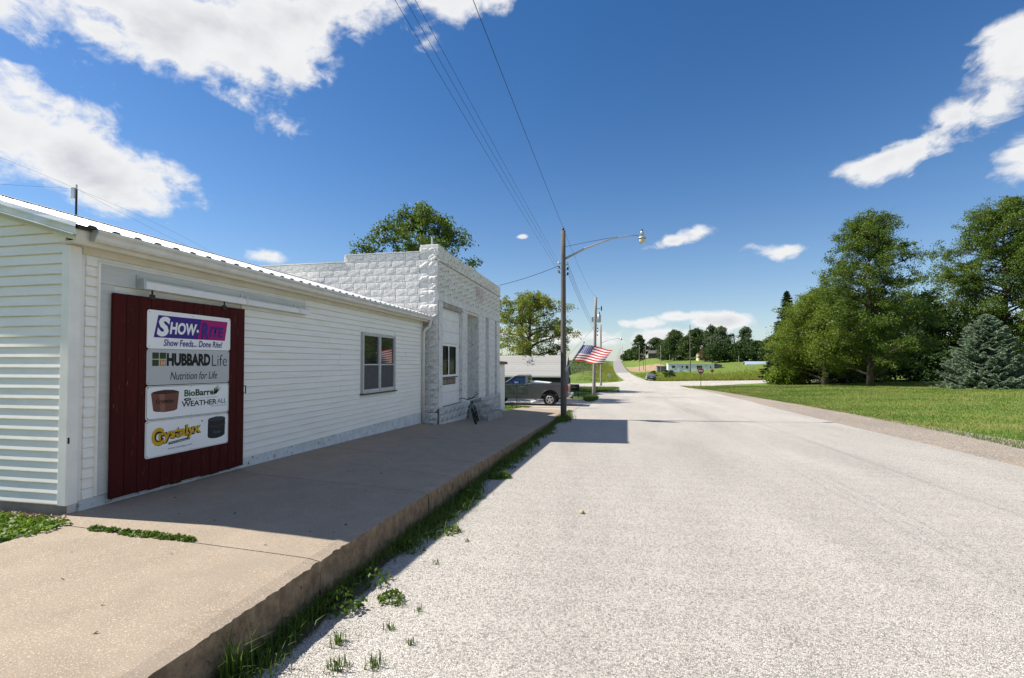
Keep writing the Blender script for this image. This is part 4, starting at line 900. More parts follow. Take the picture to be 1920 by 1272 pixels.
def pickup():
    cx, cy = -5.39, 30.05
    T = empty('pickup_truck', (cx, cy, g(cx+1, cy)+.045), 'dark grey regular cab pickup truck parked facing the block shop side', 'truck', rz=R(180))
    PT = mat('grey_metallic_paint', (.135,.135,.14), (.12,.12,.124), scale=3, rough=.32, metal=.55, spec=.5, coat=.6, spots=[((.16,.14,.11),2.2,.6,.25)])
    CHR = mat('bright_chrome', (.75,.75,.75), rough=.15, metal=1.0); RED = mat('tail_lamp_red', (.35,.008,.012), rough=.2, coat=.5)
    fy = lambda a,b,t:(a,t,b)
    low = [(-2.85,.55),(-2.85,1.36),(-.42,1.36),(-.40,1.33),(1.18,1.30),(1.30,1.24),(2.2,1.19),(2.62,1.08),(2.72,.85),(2.72,.50)]
    body = low + list(reversed([])) 
    bottom = [(2.16,.46)] + arch(1.64,.50,.46)[1:-1] + [(1.12,.46),(-1.23,.46)] + arch(-1.75,.51,.46)[1:-1] + [(-2.28,.50)]
    pl = low + bottom
    bo = MB(); 
    for s in (1, -1):
        bo.prism(pl, fy, .955*s, .80*s)
    bo.box(-.40,2.60,-.80,.80,.5,1.05); bo.box(-2.84,-.42,-.80,.80,.62,.72); bo.box(-2.85,-2.78,-.80,.80,.55,1.33); bo.box(-.46,-.38,-.80,.80,.6,1.34)
    bo.hexa([(1.0,-.80,1.0),(2.62,-.80,1.0),(2.62,.80,1.0),(1.0,.80,1.0),(1.0,-.80,1.30),(2.6,-.78,1.09),(2.6,.78,1.09),(1.0,.80,1.30)])
    body = bo.build('body', PT, T, local=True, bevel=.02)
    # cab shell: roof and pillars
    cab = MB()
    for s in (1, -1):
        yb, yt = .93*s, .74*s
        def q(x, z, inn=0): f = (z-1.32)/(1.84-1.32); return (x, (yb+(yt-yb)*f) - inn*s, z)
        def bar(p, w0, w1):  # pillar between two side points
            (x0,z0),(x1,z1) = p; cab.hexa([q(x0-w0,z0),q(x0+w0,z0),q(x0+w0,z0,.06),q(x0-w0,z0,.06),q(x1-w1,z1),q(x1+w1,z1),q(x1+w1,z1,.06),q(x1-w1,z1,.06)])
        bar(((1.14,1.31),(.44,1.82)), .05,.05); bar(((-.34,1.33),(-.30,1.82)), .09,.07)
    cab.hexa([(-.38,-.76,1.80),(.42,-.75,1.80),(.42,.75,1.80),(-.38,.76,1.80),(-.33,-.68,1.885),(.30,-.68,1.885),(.30,.68,1.885),(-.33,.68,1.885)])
    cab.build('cab', PT, T, local=True, bevel=.015)
    tint = glass('truck_glass', (.012,.022,.024), .03)
    for s in (1, -1): MB().hexa([(-.26,.885*s,1.33),(1.08,.885*s,1.33),(1.08,.875*s,1.33),(-.26,.875*s,1.33),(-.24,.70*s,1.80),(.46,.70*s,1.80),(.46,.69*s,1.80),(-.24,.69*s,1.80)]).build('side_window', tint, T, local=True)
    MB().hexa([(1.20,-.88,1.30),(1.21,-.88,1.30),(1.21,.88,1.30),(1.20,.88,1.30),(.47,-.70,1.81),(.48,-.70,1.81),(.48,.70,1.81),(.47,.70,1.81)]).build('windshield', tint, T, local=True)
    MB().hexa([(-.42,-.80,1.36),(-.41,-.80,1.36),(-.41,.80,1.36),(-.42,.80,1.36),(-.36,-.68,1.80),(-.35,-.68,1.80),(-.35,.68,1.80),(-.36,.68,1.80)]).build('rear_window', tint, T, local=True)
    MB().box(.30,.72,.60,.62,1.42,1.62).build('headrest', mat('seat_fabric', (.10,.10,.10), rough=.9), T, local=True)
    MB().box(-.30,1.14,.956,.962,1.305,1.325).build('belt_trim', CHR, T, local=True)
    MB().box(-.395,-.385,.950,.9575,.52,1.33).build('door_seam', BLACKP, T, local=True); MB().box(1.06,1.07,.950,.9575,.52,1.30).build('door_seam', BLACKP, T, local=True)
    MB().box(-.36,1.04,.955,.966,.80,.84).build('door_moulding', PT, T, local=True)
    MB().box(-.12,.10,.955,.985,1.14,1.185).build('door_handle', CHR, T, local=True, bevel=.01)
    MB().lathe((-.85,.955,1.08), [(.085,0),(.085,.004)], 16, 'y').build('fuel_door', PT, T, local=True)
    MB().hexa([(.98,.96,1.33),(1.16,.96,1.33),(1.12,1.20,1.34),(1.0,1.20,1.34),(.98,.96,1.47),(1.14,.96,1.47),(1.10,1.20,1.50),(1.0,1.20,1.50)]).build('mirror', BLACKP, T, local=True, bevel=.02)
    # arch flares
    for cxx, r in ((-1.75,.50),(1.64,.49)):
        for s in (1, -1):
            m = MB(); m.tube([(a,.955*s,b) for a, b in arch(cxx, r+.03, .46, 14)], .035, 6); m.build('wheel_flare', BLACKP, T, local=True, smooth=True)
    for cxx in (-1.75, 1.64):
        MB().box(cxx-.5,cxx+.5,-.78,.78,.5,1.0).build('wheel_well', BLACKP, T, local=True)
    for s in (1, -1): MB().box(-2.87,-2.74,.80*s if s > 0 else -.965,.965 if s > 0 else -.80,.92,1.30).build('tail_light', RED, T, local=True, bevel=.01)
    MB().box(-3.06,-2.86,-.92,.92,.56,.76).build('rear_bumper', CHR, T, local=True, bevel=.03); MB().box(-3.1,-2.9,-.05,.05,.44,.55).build('hitch', IRON, T, local=True)
    MB().box(2.70,2.82,-.93,.93,.52,.74).build('front_bumper', CHR, T, local=True, bevel=.03); MB().box(2.68,2.73,-.6,.6,.78,1.0).build('grille', BLACKP, T, local=True)
    for s in (1,-1): MB().box(2.60,2.715,.62*s if s > 0 else -.9,.9 if s > 0 else -.62,.82,1.05).build('headlight', CERAM, T, local=True, bevel=.01)
    MB().box(-2.6,2.5,-.35,.35,.40,.55).build('chassis', BLACKP, T, local=True)
    for x in (-1.75, 1.64):
        for s in (1, -1): wheel(T, x, .83*s, .40, .26, s, .225)
    W = empty('white_panel', (cx+1.0, cy-.3, T.location.z+1.40), 'white flat panel lying across the pickup bed', 'panel')
    MB().hexa([(cx+.50,29.35,T.location.z+1.39),(cx+1.7,29.35,T.location.z+1.365),(cx+1.7,30.7,T.location.z+1.365),(cx+.50,30.7,T.location.z+1.39),(cx+.50,29.35,T.location.z+1.50),(cx+1.7,29.35,T.location.z+1.40),(cx+1.7,30.7,T.location.z+1.40),(cx+.50,30.7,T.location.z+1.50)]).build('sheet', WHITEP, W)
pickup()
tire = tag(MB().lathe((-5.05,31.9,g(-5.05,31.9)+.02), [(.16,0),(.30,0),(.33,.08),(.30,.17),(.18,.17),(.15,.08),(.16,0)], 20).build('tyre_planter', WHITEP, smooth=True), 'white painted tyre lying in the grass behind the pickup', 'tyre')

# address signs
def address_sign(x, y, z, label, digits, face=(0,-1), w=.46, h=.17):
    zb = g(x, y); o = empty('address_sign', (x, y, zb), label, 'sign', 'blue address signs')
    MB().tube([(x,y,zb-.2),(x,y,z+h)], .02, 8).build('post', IRON, o)
    p = MB().box(x-w*.55,x+w*.45,y-.030,y-.022,z,z+h).build('plate', mat('address_blue', (.008,.03,.30), rough=.35), o)
    put_text(digits, o, lambda a,b,l:(x-w*.55+w*a, y-.030-l, z+h*b), .24,.78,.22,.80, WHITEP, bold=.01)
    return o
address_sign(-5.2, 26.6, .50, 'blue address sign on a black post standing before the pickup', '7491')
address_sign(-1.35, 44.6, -.62, 'small blue address sign beside the grey transformer pole', '7495', w=.42, h=.16)

# ------------------------------------------------------------------ green shed
gs = empty('green_shed', (-8, 44, -1.2), 'low dark green shed with grey shingle roof behind the pickup', 'shed')
GSH = mat('dark_green_boards', (.030,.036,.028), (.022,.027,.021), scale=3, rough=.8); SHI = mat('grey_shingles', (.33,.325,.31), (.27,.265,.255), scale=12, rough=.95, bump=.4, rand=.06, stretch=(1,3,1)); GREYB = mat('grey_end_boards', (.20,.20,.205), (.16,.16,.165), scale=4, rough=.8)
gw = MB().box(-14,-4.0,41.2,47.2,-1.6,.62).build('wall', GSH, gs)
for i in range(20): MB().box(-14+i*.5+.006,-14+(i+1)*.5-.006,41.178,41.198,-1.3,.60).build('board', GSH, gw)
ge = MB(); ge.prism([(41.2,-1.3),(47.2,-1.3),(47.2,.62),(44.2,2.2),(41.2,.62)], lambda a,b,t:(t,a,b), -4.0, -3.97); geo = ge.build('end_wall', GREYB, gs)
for i in range(10):
    y = 41.25+i*.6; zt = .6+(1.55 if False else min(y+.3-41.2, 47.2-y-.3)/3*1.55); MB().box(-3.969,-3.95,y+.006,y+.594,-1.3,zt).build('end_board', GREYB, geo)
rf = MB(); rf.prism([(40.85,.50),(44.2,2.26),(47.55,.50),(47.55,.58),(44.2,2.36),(40.85,.58)], lambda a,b,t:(t,a,b), -14.2, -3.8); ro = rf.build('roof', SHI, gs)
for k in range(11):   # shingle courses
    t0 = k/11; t1 = (k+1)/11; y0 = 40.85+3.35*t0; y1 = 40.85+3.35*t1; z0 = .58+1.78*t0; z1 = .58+1.78*t1
    MB().hexa([(-14.2,y0,z0+.001),(-3.8,y0,z0+.001),(-3.8,y1+.05,z1+.02),(-14.2,y1+.05,z1+.02),(-14.2,y0,z0+.010),(-3.8,y0,z0+.010),(-3.8,y1+.05,z1+.024),(-14.2,y1+.05,z1+.024)]).build('shingle_course', SHI, ro)
MB().box(-14.2,-3.78,40.80,40.848,.46,.60).build('fascia', WHITEP, gs)
sw = MB().box(-9.8,-8.1,41.16,41.178,-.35,.38).build('shed_window', mat('brown_window_frame', (.07,.05,.035), rough=.7), gs); MB().box(-9.72,-9.0,41.145,41.162,-.28,.31).build('pane', GLASS, sw); MB().box(-8.92,-8.18,41.145,41.162,-.28,.31).build('pane', GLASS, sw)
MB().box(-3.951,-3.93,42.6,43.5,-1.3,.55).build('door', mat('dark_door', (.03,.03,.035), rough=.7), gs)
# black barrel smoker on legs beside the shed
bs = empty('barrel_smoker', (-3.0, 40.2, g(-3.0,40.2)), 'black barrel smoker on legs beside the green shed', 'smoker')
MB().lathe((-3.5,40.2,-.35), [(.05,0),(.27,.02),(.27,.93),(.05,.95)], 14, 'x').build('barrel', BLACKP, bs, smooth=True)
for dx in (-.35,.35):
    for dy in (-.18,.18): MB().tube([(-3.03+dx,40.2+dy,-.5),(-3.03+dx*1.1,40.2+dy*1.4,-1.16)], .022, 6).build('leg', BLACKP, bs)
MB().tube([(-3.35,40.2,-.1),(-3.35,40.2,.45)], .06, 8).build('chimney', BLACKP, bs); MB().box(-2.72,-2.25,40.05,40.4,-.45,-.41).build('shelf', BLACKP, bs); MB().tube([(-3.2,39.92,-.33),(-2.8,39.92,-.33)], .012, 6).build('handle', GALV, bs)

# ------------------------------------------------------------------ vegetation builders
rngn = np.random.default_rng(5)
def quads_mesh(name, C, A, B, mt):
    """diamond leaves: centre, long half axis A, short half axis B"""
    n = len(C); V = np.empty((n,4,3), np.float32); V[:,0] = C-A; V[:,1] = C+B*.9-A*.1; V[:,2] = C+A; V[:,3] = C-B*.9-A*.1
    F = np.arange(n*4, dtype=np.int32).reshape(-1,4); return np_mesh(name, V.reshape(-1,3), F, mt, 4)
def rand_dirs(n, up=0.0, rg=rngn):
    d = rg.normal(size=(n,3)); d[:,2] += up; return d/np.linalg.norm(d, axis=1, keepdims=True)
def leaves(name, C, size, mt, rg, up=.5, asp=.6):
    n = len(C); nrm = rand_dirs(n, up, rg); t = rg.normal(size=(n,3)); t[:,2] -= .25; A = t - nrm*(t*nrm).sum(1,keepdims=True); A /= np.linalg.norm(A,axis=1,keepdims=True)+1e-9
    B = np.cross(nrm, A); s = (size*rg.uniform(.6,1.3,n)*.5)[:,None]; return quads_mesh(name, C, A*s, B*s*asp, mt)
def broadleaf(name, label, x, y, h, rad, ctrl, nleaf, leaf, mt, seed, trunk_r=.25, limbs=18, zlo=.15, group=None, squash=1.0, clump=.085, lean=(0,0), twigs=9, forks=1, bark=None, sink=0.0, up=.5):
    rg = np.random.default_rng(seed); zb = g(x, y) - sink
    o = empty(name, (x,y,zb), label, 'tree', group); bark = bark or BARK
    ct, cr = [c[0] for c in ctrl], [c[1] for c in ctrl]
    env = lambda t: np.interp(t, ct, cr)*rad
    tr = MB(); nseg = 8; th = h*.86; tp = []
    for i in range(nseg+1):
        t = i/nseg; tp.append(Vector((lean[0]*t + rg.normal()*.04*h*.08*t, lean[1]*t + rg.normal()*.04*h*.08*t, th*t - (.3 if i == 0 else 0))))
    tr.tube(tp, [trunk_r*(1.35 if i == 0 else 1)*(1-.93*(i/nseg))**.8+.012 for i in range(nseg+1)], 10)
    lim = MB(); C = []
    for i in range(limbs):
        f = (i+.5)/limbs; t0 = zlo*.75 + (.93-zlo*.75)*f**.9; az = i*2.399+rg.normal()*.35
        k = min(nseg-1, int(t0*h/th*nseg)); fr = t0*h/th*nseg-k; b = tp[k].lerp(tp[min(k+1,nseg)], min(1,max(0,fr)))
        te = min(.985, t0+rg.uniform(.02,.20)*(1.15-f)); re = float(env(te))*rg.uniform(.60,1.12)
        e = Vector((lean[0]*te+math.cos(az)*re, lean[1]*te+math.sin(az)*re*squash, te*h)); r0 = trunk_r*(.42-.26*f)
        mid = b.lerp(e, .5) + Vector((rg.normal()*.06*rad, rg.normal()*.06*rad, .05*rad)); pts = [b, b.lerp(mid,.55)+Vector((0,0,.02*rad)), mid, mid.lerp(e,.55)+Vector((0,0,.03*rad)), e]
        lim.tube(pts, [r0, r0*.8, r0*.55, r0*.33, .012], 6, cap=False)
        for q in range(twigs):
            s = .28+.72*(q+rg.uniform(0,.9))/twigs; ii = min(3, int(s*4)); p = pts[ii].lerp(pts[ii+1], min(1,s*4-ii))
            d = rand_dirs(1,.35,rg)[0]; ln = rad*rg.uniform(.10,.26); e2 = p + Vector(d)*ln; te2 = e2.z/h
            if te2 > 1.02 or te2 < zlo*.5: continue
            lim.tube([p, p.lerp(e2,.5)+Vector((0,0,.02*rad)), e2], [r0*.22+.008, r0*.13+.006, .005], 3, cap=False); C.append(e2); C.append(p.lerp(e2,.55))
    # leading shoots
    for q in range(8):
        tt = rg.uniform(.86,1.0); rr = float(env(tt))*rg.uniform(0,.7); a = rg.uniform(0,6.28); C.append(Vector((lean[0]+math.cos(a)*rr, lean[1]+math.sin(a)*rr*squash, tt*h)))
    C = np.array([tuple(c) for c in C]); idx = rg.integers(0, len(C), nleaf); sg = rad*clump*rg.uniform(.6,1.3,len(C))[idx]
    P = C[idx] + rg.normal(size=(nleaf,3))*sg[:,None]*np.array([1,1,.75]); tz = P[:,2]/h; rr = np.hypot(P[:,0]-lean[0]*tz,(P[:,1]-lean[1]*tz)/squash)
    ok = (rr < env(np.clip(tz,0,1))*1.32+.2) & (tz < 1.03) & (tz > zlo*.45); P = P[ok]
    t = tr.build('trunk', bark, o, smooth=True, local=True); lim.build('limbs', bark, t, smooth=True, local=True)
    link('crown', leaves('crown', P.astype(np.float32), leaf, mt, rg, up), o); return o
def conifer(name, label, x, y, h, rad, n, mt, seed, group=None, sprig=.26, droop=.12, bare=.02, pw=.85, dens=1.0):
    rg = np.random.default_rng(seed); zb = g(x,y); o = empty(name, (x,y,zb), label, 'tree', group)
    t = MB().tube([(0,0,-.3),(0,0,h*.5),(0,0,h*.99)], [h*.02,h*.012,.015], 8).build('trunk', BARK, o, local=True, smooth=True)
    nb = int((60+h*14)*dens); br = MB(); C=[]; D=[]
    per = n//nb
    for i in range(nb):
        f = ((i+.5)/nb)**1.25; z = bare*h+f*h*(1-bare)*.985; L = rad*(1-f)**pw*rg.uniform(.78,1.08)+.10; a = i*2.399+rg.normal()*.2
        d = np.array([math.cos(a),math.sin(a),0.]); k = max(8,int(per*(L/rad+.12)*1.5)); s = rg.uniform(.12,1,k)**.75
        zc = lambda s_: z - droop*L*np.sin(s_*2.6) + .10*L*s_**3
        base = d[None]*(s*L)[:,None]; base[:,2] += zc(s)
        lat = np.cross(d,[0,0,1])[None]*(rg.normal(size=k)*L*.16*(1.15-s))[:,None]; p = base+lat; p[:,2] -= np.abs(lat).sum(1)*.25 + rg.uniform(0,.06,k)
        dd = d[None]*.8 + lat/(np.linalg.norm(lat,axis=1,keepdims=True)+1e-6)*.7 + rg.normal(size=(k,3))*.25; dd[:,2] -= .10
        C.append(p); D.append(dd)
        br.tube([(0,0,z),tuple(d*L*.5+[0,0,float(zc(.5))]),tuple(d*L+[0,0,float(zc(1.))])], [.03*L/rad+.01,.02*L/rad+.006,.004], 3, cap=False)
    br.build('limbs', BARK, t, local=True)
    C = np.concatenate(C); D = np.concatenate(D); D /= np.linalg.norm(D,axis=1,keepdims=True); m = len(C)
    nr = rand_dirs(m,.8,rg); B = np.cross(nr,D); B /= np.linalg.norm(B,axis=1,keepdims=True)+1e-9; s = (sprig*rg.uniform(.6,1.25,m)*.5)[:,None]
    link('crown', quads_mesh('crown', C, D*s, B*s*.34, mt), o); return o

L_OAK = leafmat('oak_leaves', (.042,.095,.010), (.150,.205,.028), .38); L_BUSH = leafmat('bright_leaves', (.075,.140,.012), (.225,.275,.030), .45)
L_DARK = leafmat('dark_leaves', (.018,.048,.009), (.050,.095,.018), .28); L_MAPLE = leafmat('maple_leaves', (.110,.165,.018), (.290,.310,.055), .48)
L_FAR = leafmat('far_leaves', (.028,.062,.012), (.080,.125,.026), .28, scale=.3); L_GREY = leafmat('silver_leaves', (.06,.10,.04), (.13,.17,.08), .3, scale=.3)
L_SPRUCE = leafmat('blue_spruce_needles', (.115,.180,.110), (.260,.330,.225), .22, scale=1.2, rough=.7); L_CEDAR = leafmat('cedar_needles', (.016,.040,.012), (.045,.075,.022), .15); L_BROWN = leafmat('brownish_leaves', (.08,.06,.02), (.13,.10,.03), .3)

# ------------------------------------------------------------------ trees
OV = [(0,.25),(.12,.62),(.3,.95),(.5,1),(.7,.85),(.85,.58),(.95,.32),(1,.1)]
broadleaf('oak_tree', 'tall open crowned oak with bare trunk at the lawn edge', 28.1, 60.0, 19.6, 6.6, [(0,.7),(.05,.95),(.18,1.0),(.35,.95),(.5,.92),(.62,.86),(.75,.66),(.87,.45),(.95,.28),(1,.08)], 92000, .185, L_OAK, 31, trunk_r=.30, limbs=62, zlo=.05, clump=.040, twigs=13, group=None)
broadleaf('spreading_tree', 'bushy bright green tree with low spreading crown left of the oak trunk', 26.0, 66.0, 12.0, 7.0, [(0,.75),(.1,.95),(.25,1),(.45,.98),(.65,.85),(.8,.68),(.92,.42),(1,.12)], 95000, .185, L_BUSH, 32, trunk_r=.34, limbs=58, zlo=.04, clump=.048, twigs=13)
conifer('cedar_tree', 'dark pointed cedar rising behind the bushy bright green tree', 24.0, 72.8, 13.0, 3.4, 16000, L_CEDAR, 33, sprig=.6, droop=-.1)
broadleaf('maple_tree', 'very tall dense tree towering behind the blue spruce', 50.2, 73.8, 23.6, 8.0, [(0,.4),(.1,.8),(.25,1),(.5,.98),(.7,.86),(.85,.66),(.95,.4),(1,.15)], 115000, .22, L_OAK, 34, trunk_r=.42, limbs=66, zlo=.05, clump=.040, twigs=14)
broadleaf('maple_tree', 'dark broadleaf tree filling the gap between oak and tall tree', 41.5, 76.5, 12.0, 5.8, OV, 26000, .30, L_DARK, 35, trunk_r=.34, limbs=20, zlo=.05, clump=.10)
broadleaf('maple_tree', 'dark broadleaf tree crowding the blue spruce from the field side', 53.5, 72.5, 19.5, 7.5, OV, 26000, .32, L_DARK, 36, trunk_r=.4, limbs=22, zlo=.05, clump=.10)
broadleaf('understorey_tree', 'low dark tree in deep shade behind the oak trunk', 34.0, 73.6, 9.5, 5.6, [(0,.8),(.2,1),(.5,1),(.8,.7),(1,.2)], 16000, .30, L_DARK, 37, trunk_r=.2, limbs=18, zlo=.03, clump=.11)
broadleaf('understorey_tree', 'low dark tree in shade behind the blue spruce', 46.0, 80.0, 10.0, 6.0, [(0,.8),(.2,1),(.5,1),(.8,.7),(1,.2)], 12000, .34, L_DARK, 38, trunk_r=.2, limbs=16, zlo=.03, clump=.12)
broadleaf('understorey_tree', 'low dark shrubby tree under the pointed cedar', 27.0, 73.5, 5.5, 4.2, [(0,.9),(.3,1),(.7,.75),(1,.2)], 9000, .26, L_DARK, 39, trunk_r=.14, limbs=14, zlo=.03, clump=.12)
conifer('blue_spruce', 'full blue spruce with branches down to the lawn', 34.3, 52.7, 7.0, 3.9, 95000, L_SPRUCE, 40, sprig=.24, droop=.16, bare=.01, pw=.62, dens=2.0)
broadleaf('walnut_tree', 'sunlit round tree with forked dark limbs behind the green shed', -8.2, 49.0, 10.2, 5.0, [(0,.2),(.2,.5),(.32,.95),(.5,1),(.7,.95),(.85,.72),(.95,.4),(1,.15)], 30000, .18, L_MAPLE, 41, trunk_r=.30, limbs=38, zlo=.18, clump=.042, twigs=10)
broadleaf('maple_tree', 'leafy tree rising behind the block shop parapet', -14.1, 34.0, 14.6, 5.0, [(0,.2),(.25,.5),(.4,.9),(.6,1),(.78,.92),(.9,.62),(1,.2)], 30000, .21, L_OAK, 42, trunk_r=.32, limbs=40, zlo=.22, clump=.045, twigs=10)
far = [('hill_tree','dark narrow tree at the top of the hill drive',17.6,310,17,4.8,L_FAR,4000,.55),('hill_tree','medium tree beside the dark hill house',27.5,312,13,6.2,L_FAR,3500,.6),
 ('hill_tree','small roadside tree well up the far hill',14.5,391,9.5,5.4,L_FAR,2200,.7),('hill_tree','low tree high on the far hill verge',12.5,431,7,4.2,L_FAR,1500,.7),('hill_tree','smallest bush at the crest of the far road',12.0,455,4.6,3.0,L_FAR,1000,.6),('hill_tree','tree leaning over the hill drive entrance',16.8,351,10.6,4.8,L_FAR,2500,.6),
 ('hill_tree','dark round tree above the bare dirt patch',26.6,240,10,5.0,L_FAR,4200,.42),('hill_tree','big round dark tree above the white mobile home',27.6,222,13.6,6.6,L_FAR,8000,.40),('hill_tree','dense tree beside the big round dark tree',32,214,10.6,5.2,L_FAR,5500,.40),('hill_tree','tall leafy tree shading the beige house',38,229,13.6,6.2,L_FAR,7500,.40),
 ('hill_tree','pale open tree with a bare forked trunk',42.4,219,14.4,3.4,L_GREY,3200,.42),('hill_tree','pale grey green tree behind the dark cedars',45.2,214,13.2,4.8,L_GREY,5000,.42),('hill_tree','brownish bush tree beside the beige house',36.4,195,5.6,3.6,L_BROWN,3200,.36),
 ('hill_tree','dark spreading tree right behind the mobile home end',38,183,7.6,5.4,L_DARK,6500,.36),('hill_tree','twin topped pale poplar on the hill',53.7,210,12.6,3.4,L_GREY,3600,.40),('hill_tree','dark bushy tree between mobile home and metal roof',43.3,179,6.6,4.8,L_DARK,6000,.36),
 ('hill_tree','dark bushy tree behind the low metal roof',48.5,175,7.0,5.0,L_DARK,6000,.36),('hill_tree','dark tree where the hill meets the yard trees',51,166,8.6,4.6,L_DARK,5500,.36),('hill_tree','green tree beside the yard trees',50,154,9.6,4.4,L_FAR,5500,.36),('hill_tree','low scrub tree under the hill house',24.0,236,4.4,3.4,L_FAR,2400,.36)]
for i, (nm, lb, x, y, h, rd, mt_, n, lf) in enumerate(far):
    broadleaf(nm, lb, x, y, h, rd, OV if i not in (0,14) else [(0,.6),(.2,1),(.6,.9),(.85,.6),(1,.2)], int(n*1.7), lf*1.45, mt_, 60+i, trunk_r=h*.02, limbs=24, zlo=.04 if i not in (10,11,14) else .2, clump=.12, twigs=7, group='trees on the far hill', sink=.2)
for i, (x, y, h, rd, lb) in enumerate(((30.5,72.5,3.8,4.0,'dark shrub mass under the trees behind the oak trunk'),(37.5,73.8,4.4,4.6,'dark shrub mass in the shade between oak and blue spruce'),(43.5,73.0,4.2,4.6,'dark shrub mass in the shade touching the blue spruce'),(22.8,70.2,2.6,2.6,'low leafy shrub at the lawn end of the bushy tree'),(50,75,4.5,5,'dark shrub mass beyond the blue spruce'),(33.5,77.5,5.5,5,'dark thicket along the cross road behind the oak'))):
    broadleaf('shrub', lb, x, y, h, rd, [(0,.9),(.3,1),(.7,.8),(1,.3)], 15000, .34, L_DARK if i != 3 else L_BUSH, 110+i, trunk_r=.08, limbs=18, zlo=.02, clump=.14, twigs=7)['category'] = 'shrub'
dd = empty('dead_tree', (50.7,214.5,g(50.7,214.5)), 'bare pale dead tree trunk among the hill trees', 'tree')
m = MB(); m.tube([(50.7,214.5,3.5),(50.8,214.5,8.5),(50.4,214.5,12),(50.3,214.5,15.8)], [.45,.38,.2,.04], 7); dtk = m.build('trunk', DEADW, dd, smooth=True)
m = MB()
for z, dx, dz in ((8.5,1.0,3.0),(9.5,-1.0,2.4),(11,.8,2.2),(12,-.5,1.8)): m.tube([(50.6,214.5,z),(50.6+dx*.6,214.5,z+dz*.5),(50.6+dx,214.5,z+dz)], [.14,.08,.03], 5)
m.build('limbs', DEADW, dtk)

# ------------------------------------------------------------------ things at the crossroads and on the hill
def octagon(r): return [(r*math.cos(R(22.5+45*i)), r*math.sin(R(22.5+45*i))) for i in range(8)]
def stop_sign(x, y, label, front, h=2.2):
    zb = g(x,y); o = empty('stop_sign', (x,y,zb), label, 'sign', 'stop signs at the crossroads')
    MB().box(x-.03,x+.03,y-.02,y+.02,zb-.3,zb+h+.3).build('post', GALV if not front else mat('dark_sign_post', (.10,.085,.07), rough=.8), o)
    s = -1 if front else 1; zc = zb+h
    RED = mat('stop_sign_red', (.22,.010,.018), rough=.4)
    MB().prism([(x+a, zc+b) for a, b in octagon(.41)], lambda a,b,t:(a,t,b), y+s*.03, y+s*.036).build('plate', WHITEP if front else mat('sign_back_aluminium', (.62,.63,.64), rough=.4, metal=.3), o)
    f = y+s*.03+(-.008 if front else .014)
    if front:
        MB().prism([(x+a, zc+b) for a, b in octagon(.385)], lambda a,b,t:(a,t,b), y-.040, y-.044).build('face', RED, o)
        put_text('STOP', o, lambda a,b,l:(x-.27+.54*a, y-.046-l, zc-.13+.26*b), 0,1,0,1, WHITEP, bold=.02)
    else: MB().prism([(x+a, zc+b) for a, b in octagon(.385)], lambda a,b,t:(a,t,b), y+.040, y+.044).build('face', RED, o)
    return o
stop_sign(11.3, 65.2, 'red stop sign on a thin post at the lawn corner', True, 2.05)
stop_sign(-.35, 104.3, 'pale back of a stop sign on the far side of the crossroads', False, 1.05)
ds_ = empty('warning_sign', (18.6,95.5,g(18.6,95.5)), 'small rusty orange diamond sign in the tall roadside weeds', 'sign')
zd = g(18.6,95.5); MB().box(18.57,18.63,95.48,95.52,zd-.3,zd+1.9).build('post', WOODG, ds_); MB().prism([(18.6+a*.38,zd+1.6+b*.38) for a,b in ((1,0),(0,1),(-1,0),(0,-1))], lambda a,b,t:(a,t,b), 95.44, 95.455).build('plate', mat('faded_orange', (.36,.10,.03), rough=.6), ds_)

def sedan():
    x, y = 8.0, 102.5; o = empty('parked_car', (x,y,g(x,y)+.03), 'dark grey sedan seen from behind on the far road shoulder', 'car', rz=R(90))
    PT = mat('slate_car_paint', (.10,.11,.125), rough=.25, metal=.4, coat=.7); GL = glass('car_glass', (.03,.045,.07), .03)
    fy = lambda a,b,t:(a,t,b)
    pl = [(-2.25,.45),(-2.28,.80),(-2.15,.95),(-1.5,1.0),(1.0,.95),(2.0,.82),(2.28,.65),(2.28,.35),(1.85,.30)] + arch(1.42,.36,.30)[1:-1] + [(1.0,.28),(-1.0,.28)] + arch(-1.38,.36,.30)[1:-1] + [(-1.8,.32)]
    b = MB(); b.prism(pl, fy, -.88, .88); bo = b.build('body', PT, o, local=True, bevel=.06)
    MB().hexa([(-1.75,-.80,.97),(1.05,-.80,.95),(1.05,.80,.95),(-1.75,.80,.97),(-1.0,-.60,1.42),(.25,-.60,1.42),(.25,.60,1.42),(-1.0,.60,1.42)]).build('greenhouse', GL, o, local=True, bevel=.04)
    MB().hexa([(-1.0,-.62,1.40),(.27,-.62,1.40),(.27,.62,1.40),(-1.0,.62,1.40),(-.85,-.5,1.46),(.12,-.5,1.46),(.12,.5,1.46),(-.85,.5,1.46)]).build('roof', PT, o, local=True, bevel=.03)
    for s in (1,-1): MB().box(-2.30,-2.2,.52*s if s > 0 else -.82,.82 if s > 0 else -.52,.70,.86).build('tail_light', mat('tail_lamp_red', (.35,.008,.012), rough=.2, coat=.5), o, local=True)
    MB().box(-2.34,-2.2,-.82,.82,.36,.58).build('rear_bumper', mat('dark_bumper', (.05,.055,.06), rough=.4), o, local=True, bevel=.04); MB().box(-2.30,-2.285,-.2,.2,.62,.74).build('number_plate', WHITEP, o, local=True)
    for s in (1,-1): MB().box(.55,.75,.88*s if s > 0 else -1.05,1.05 if s > 0 else -.88,.95,1.08).build('mirror', PT, o, local=True)
    for xx in (1.42,-1.38):
        for s in (1,-1): wheel(o, xx, .79*s, .31, .19, s, .19)
sedan()

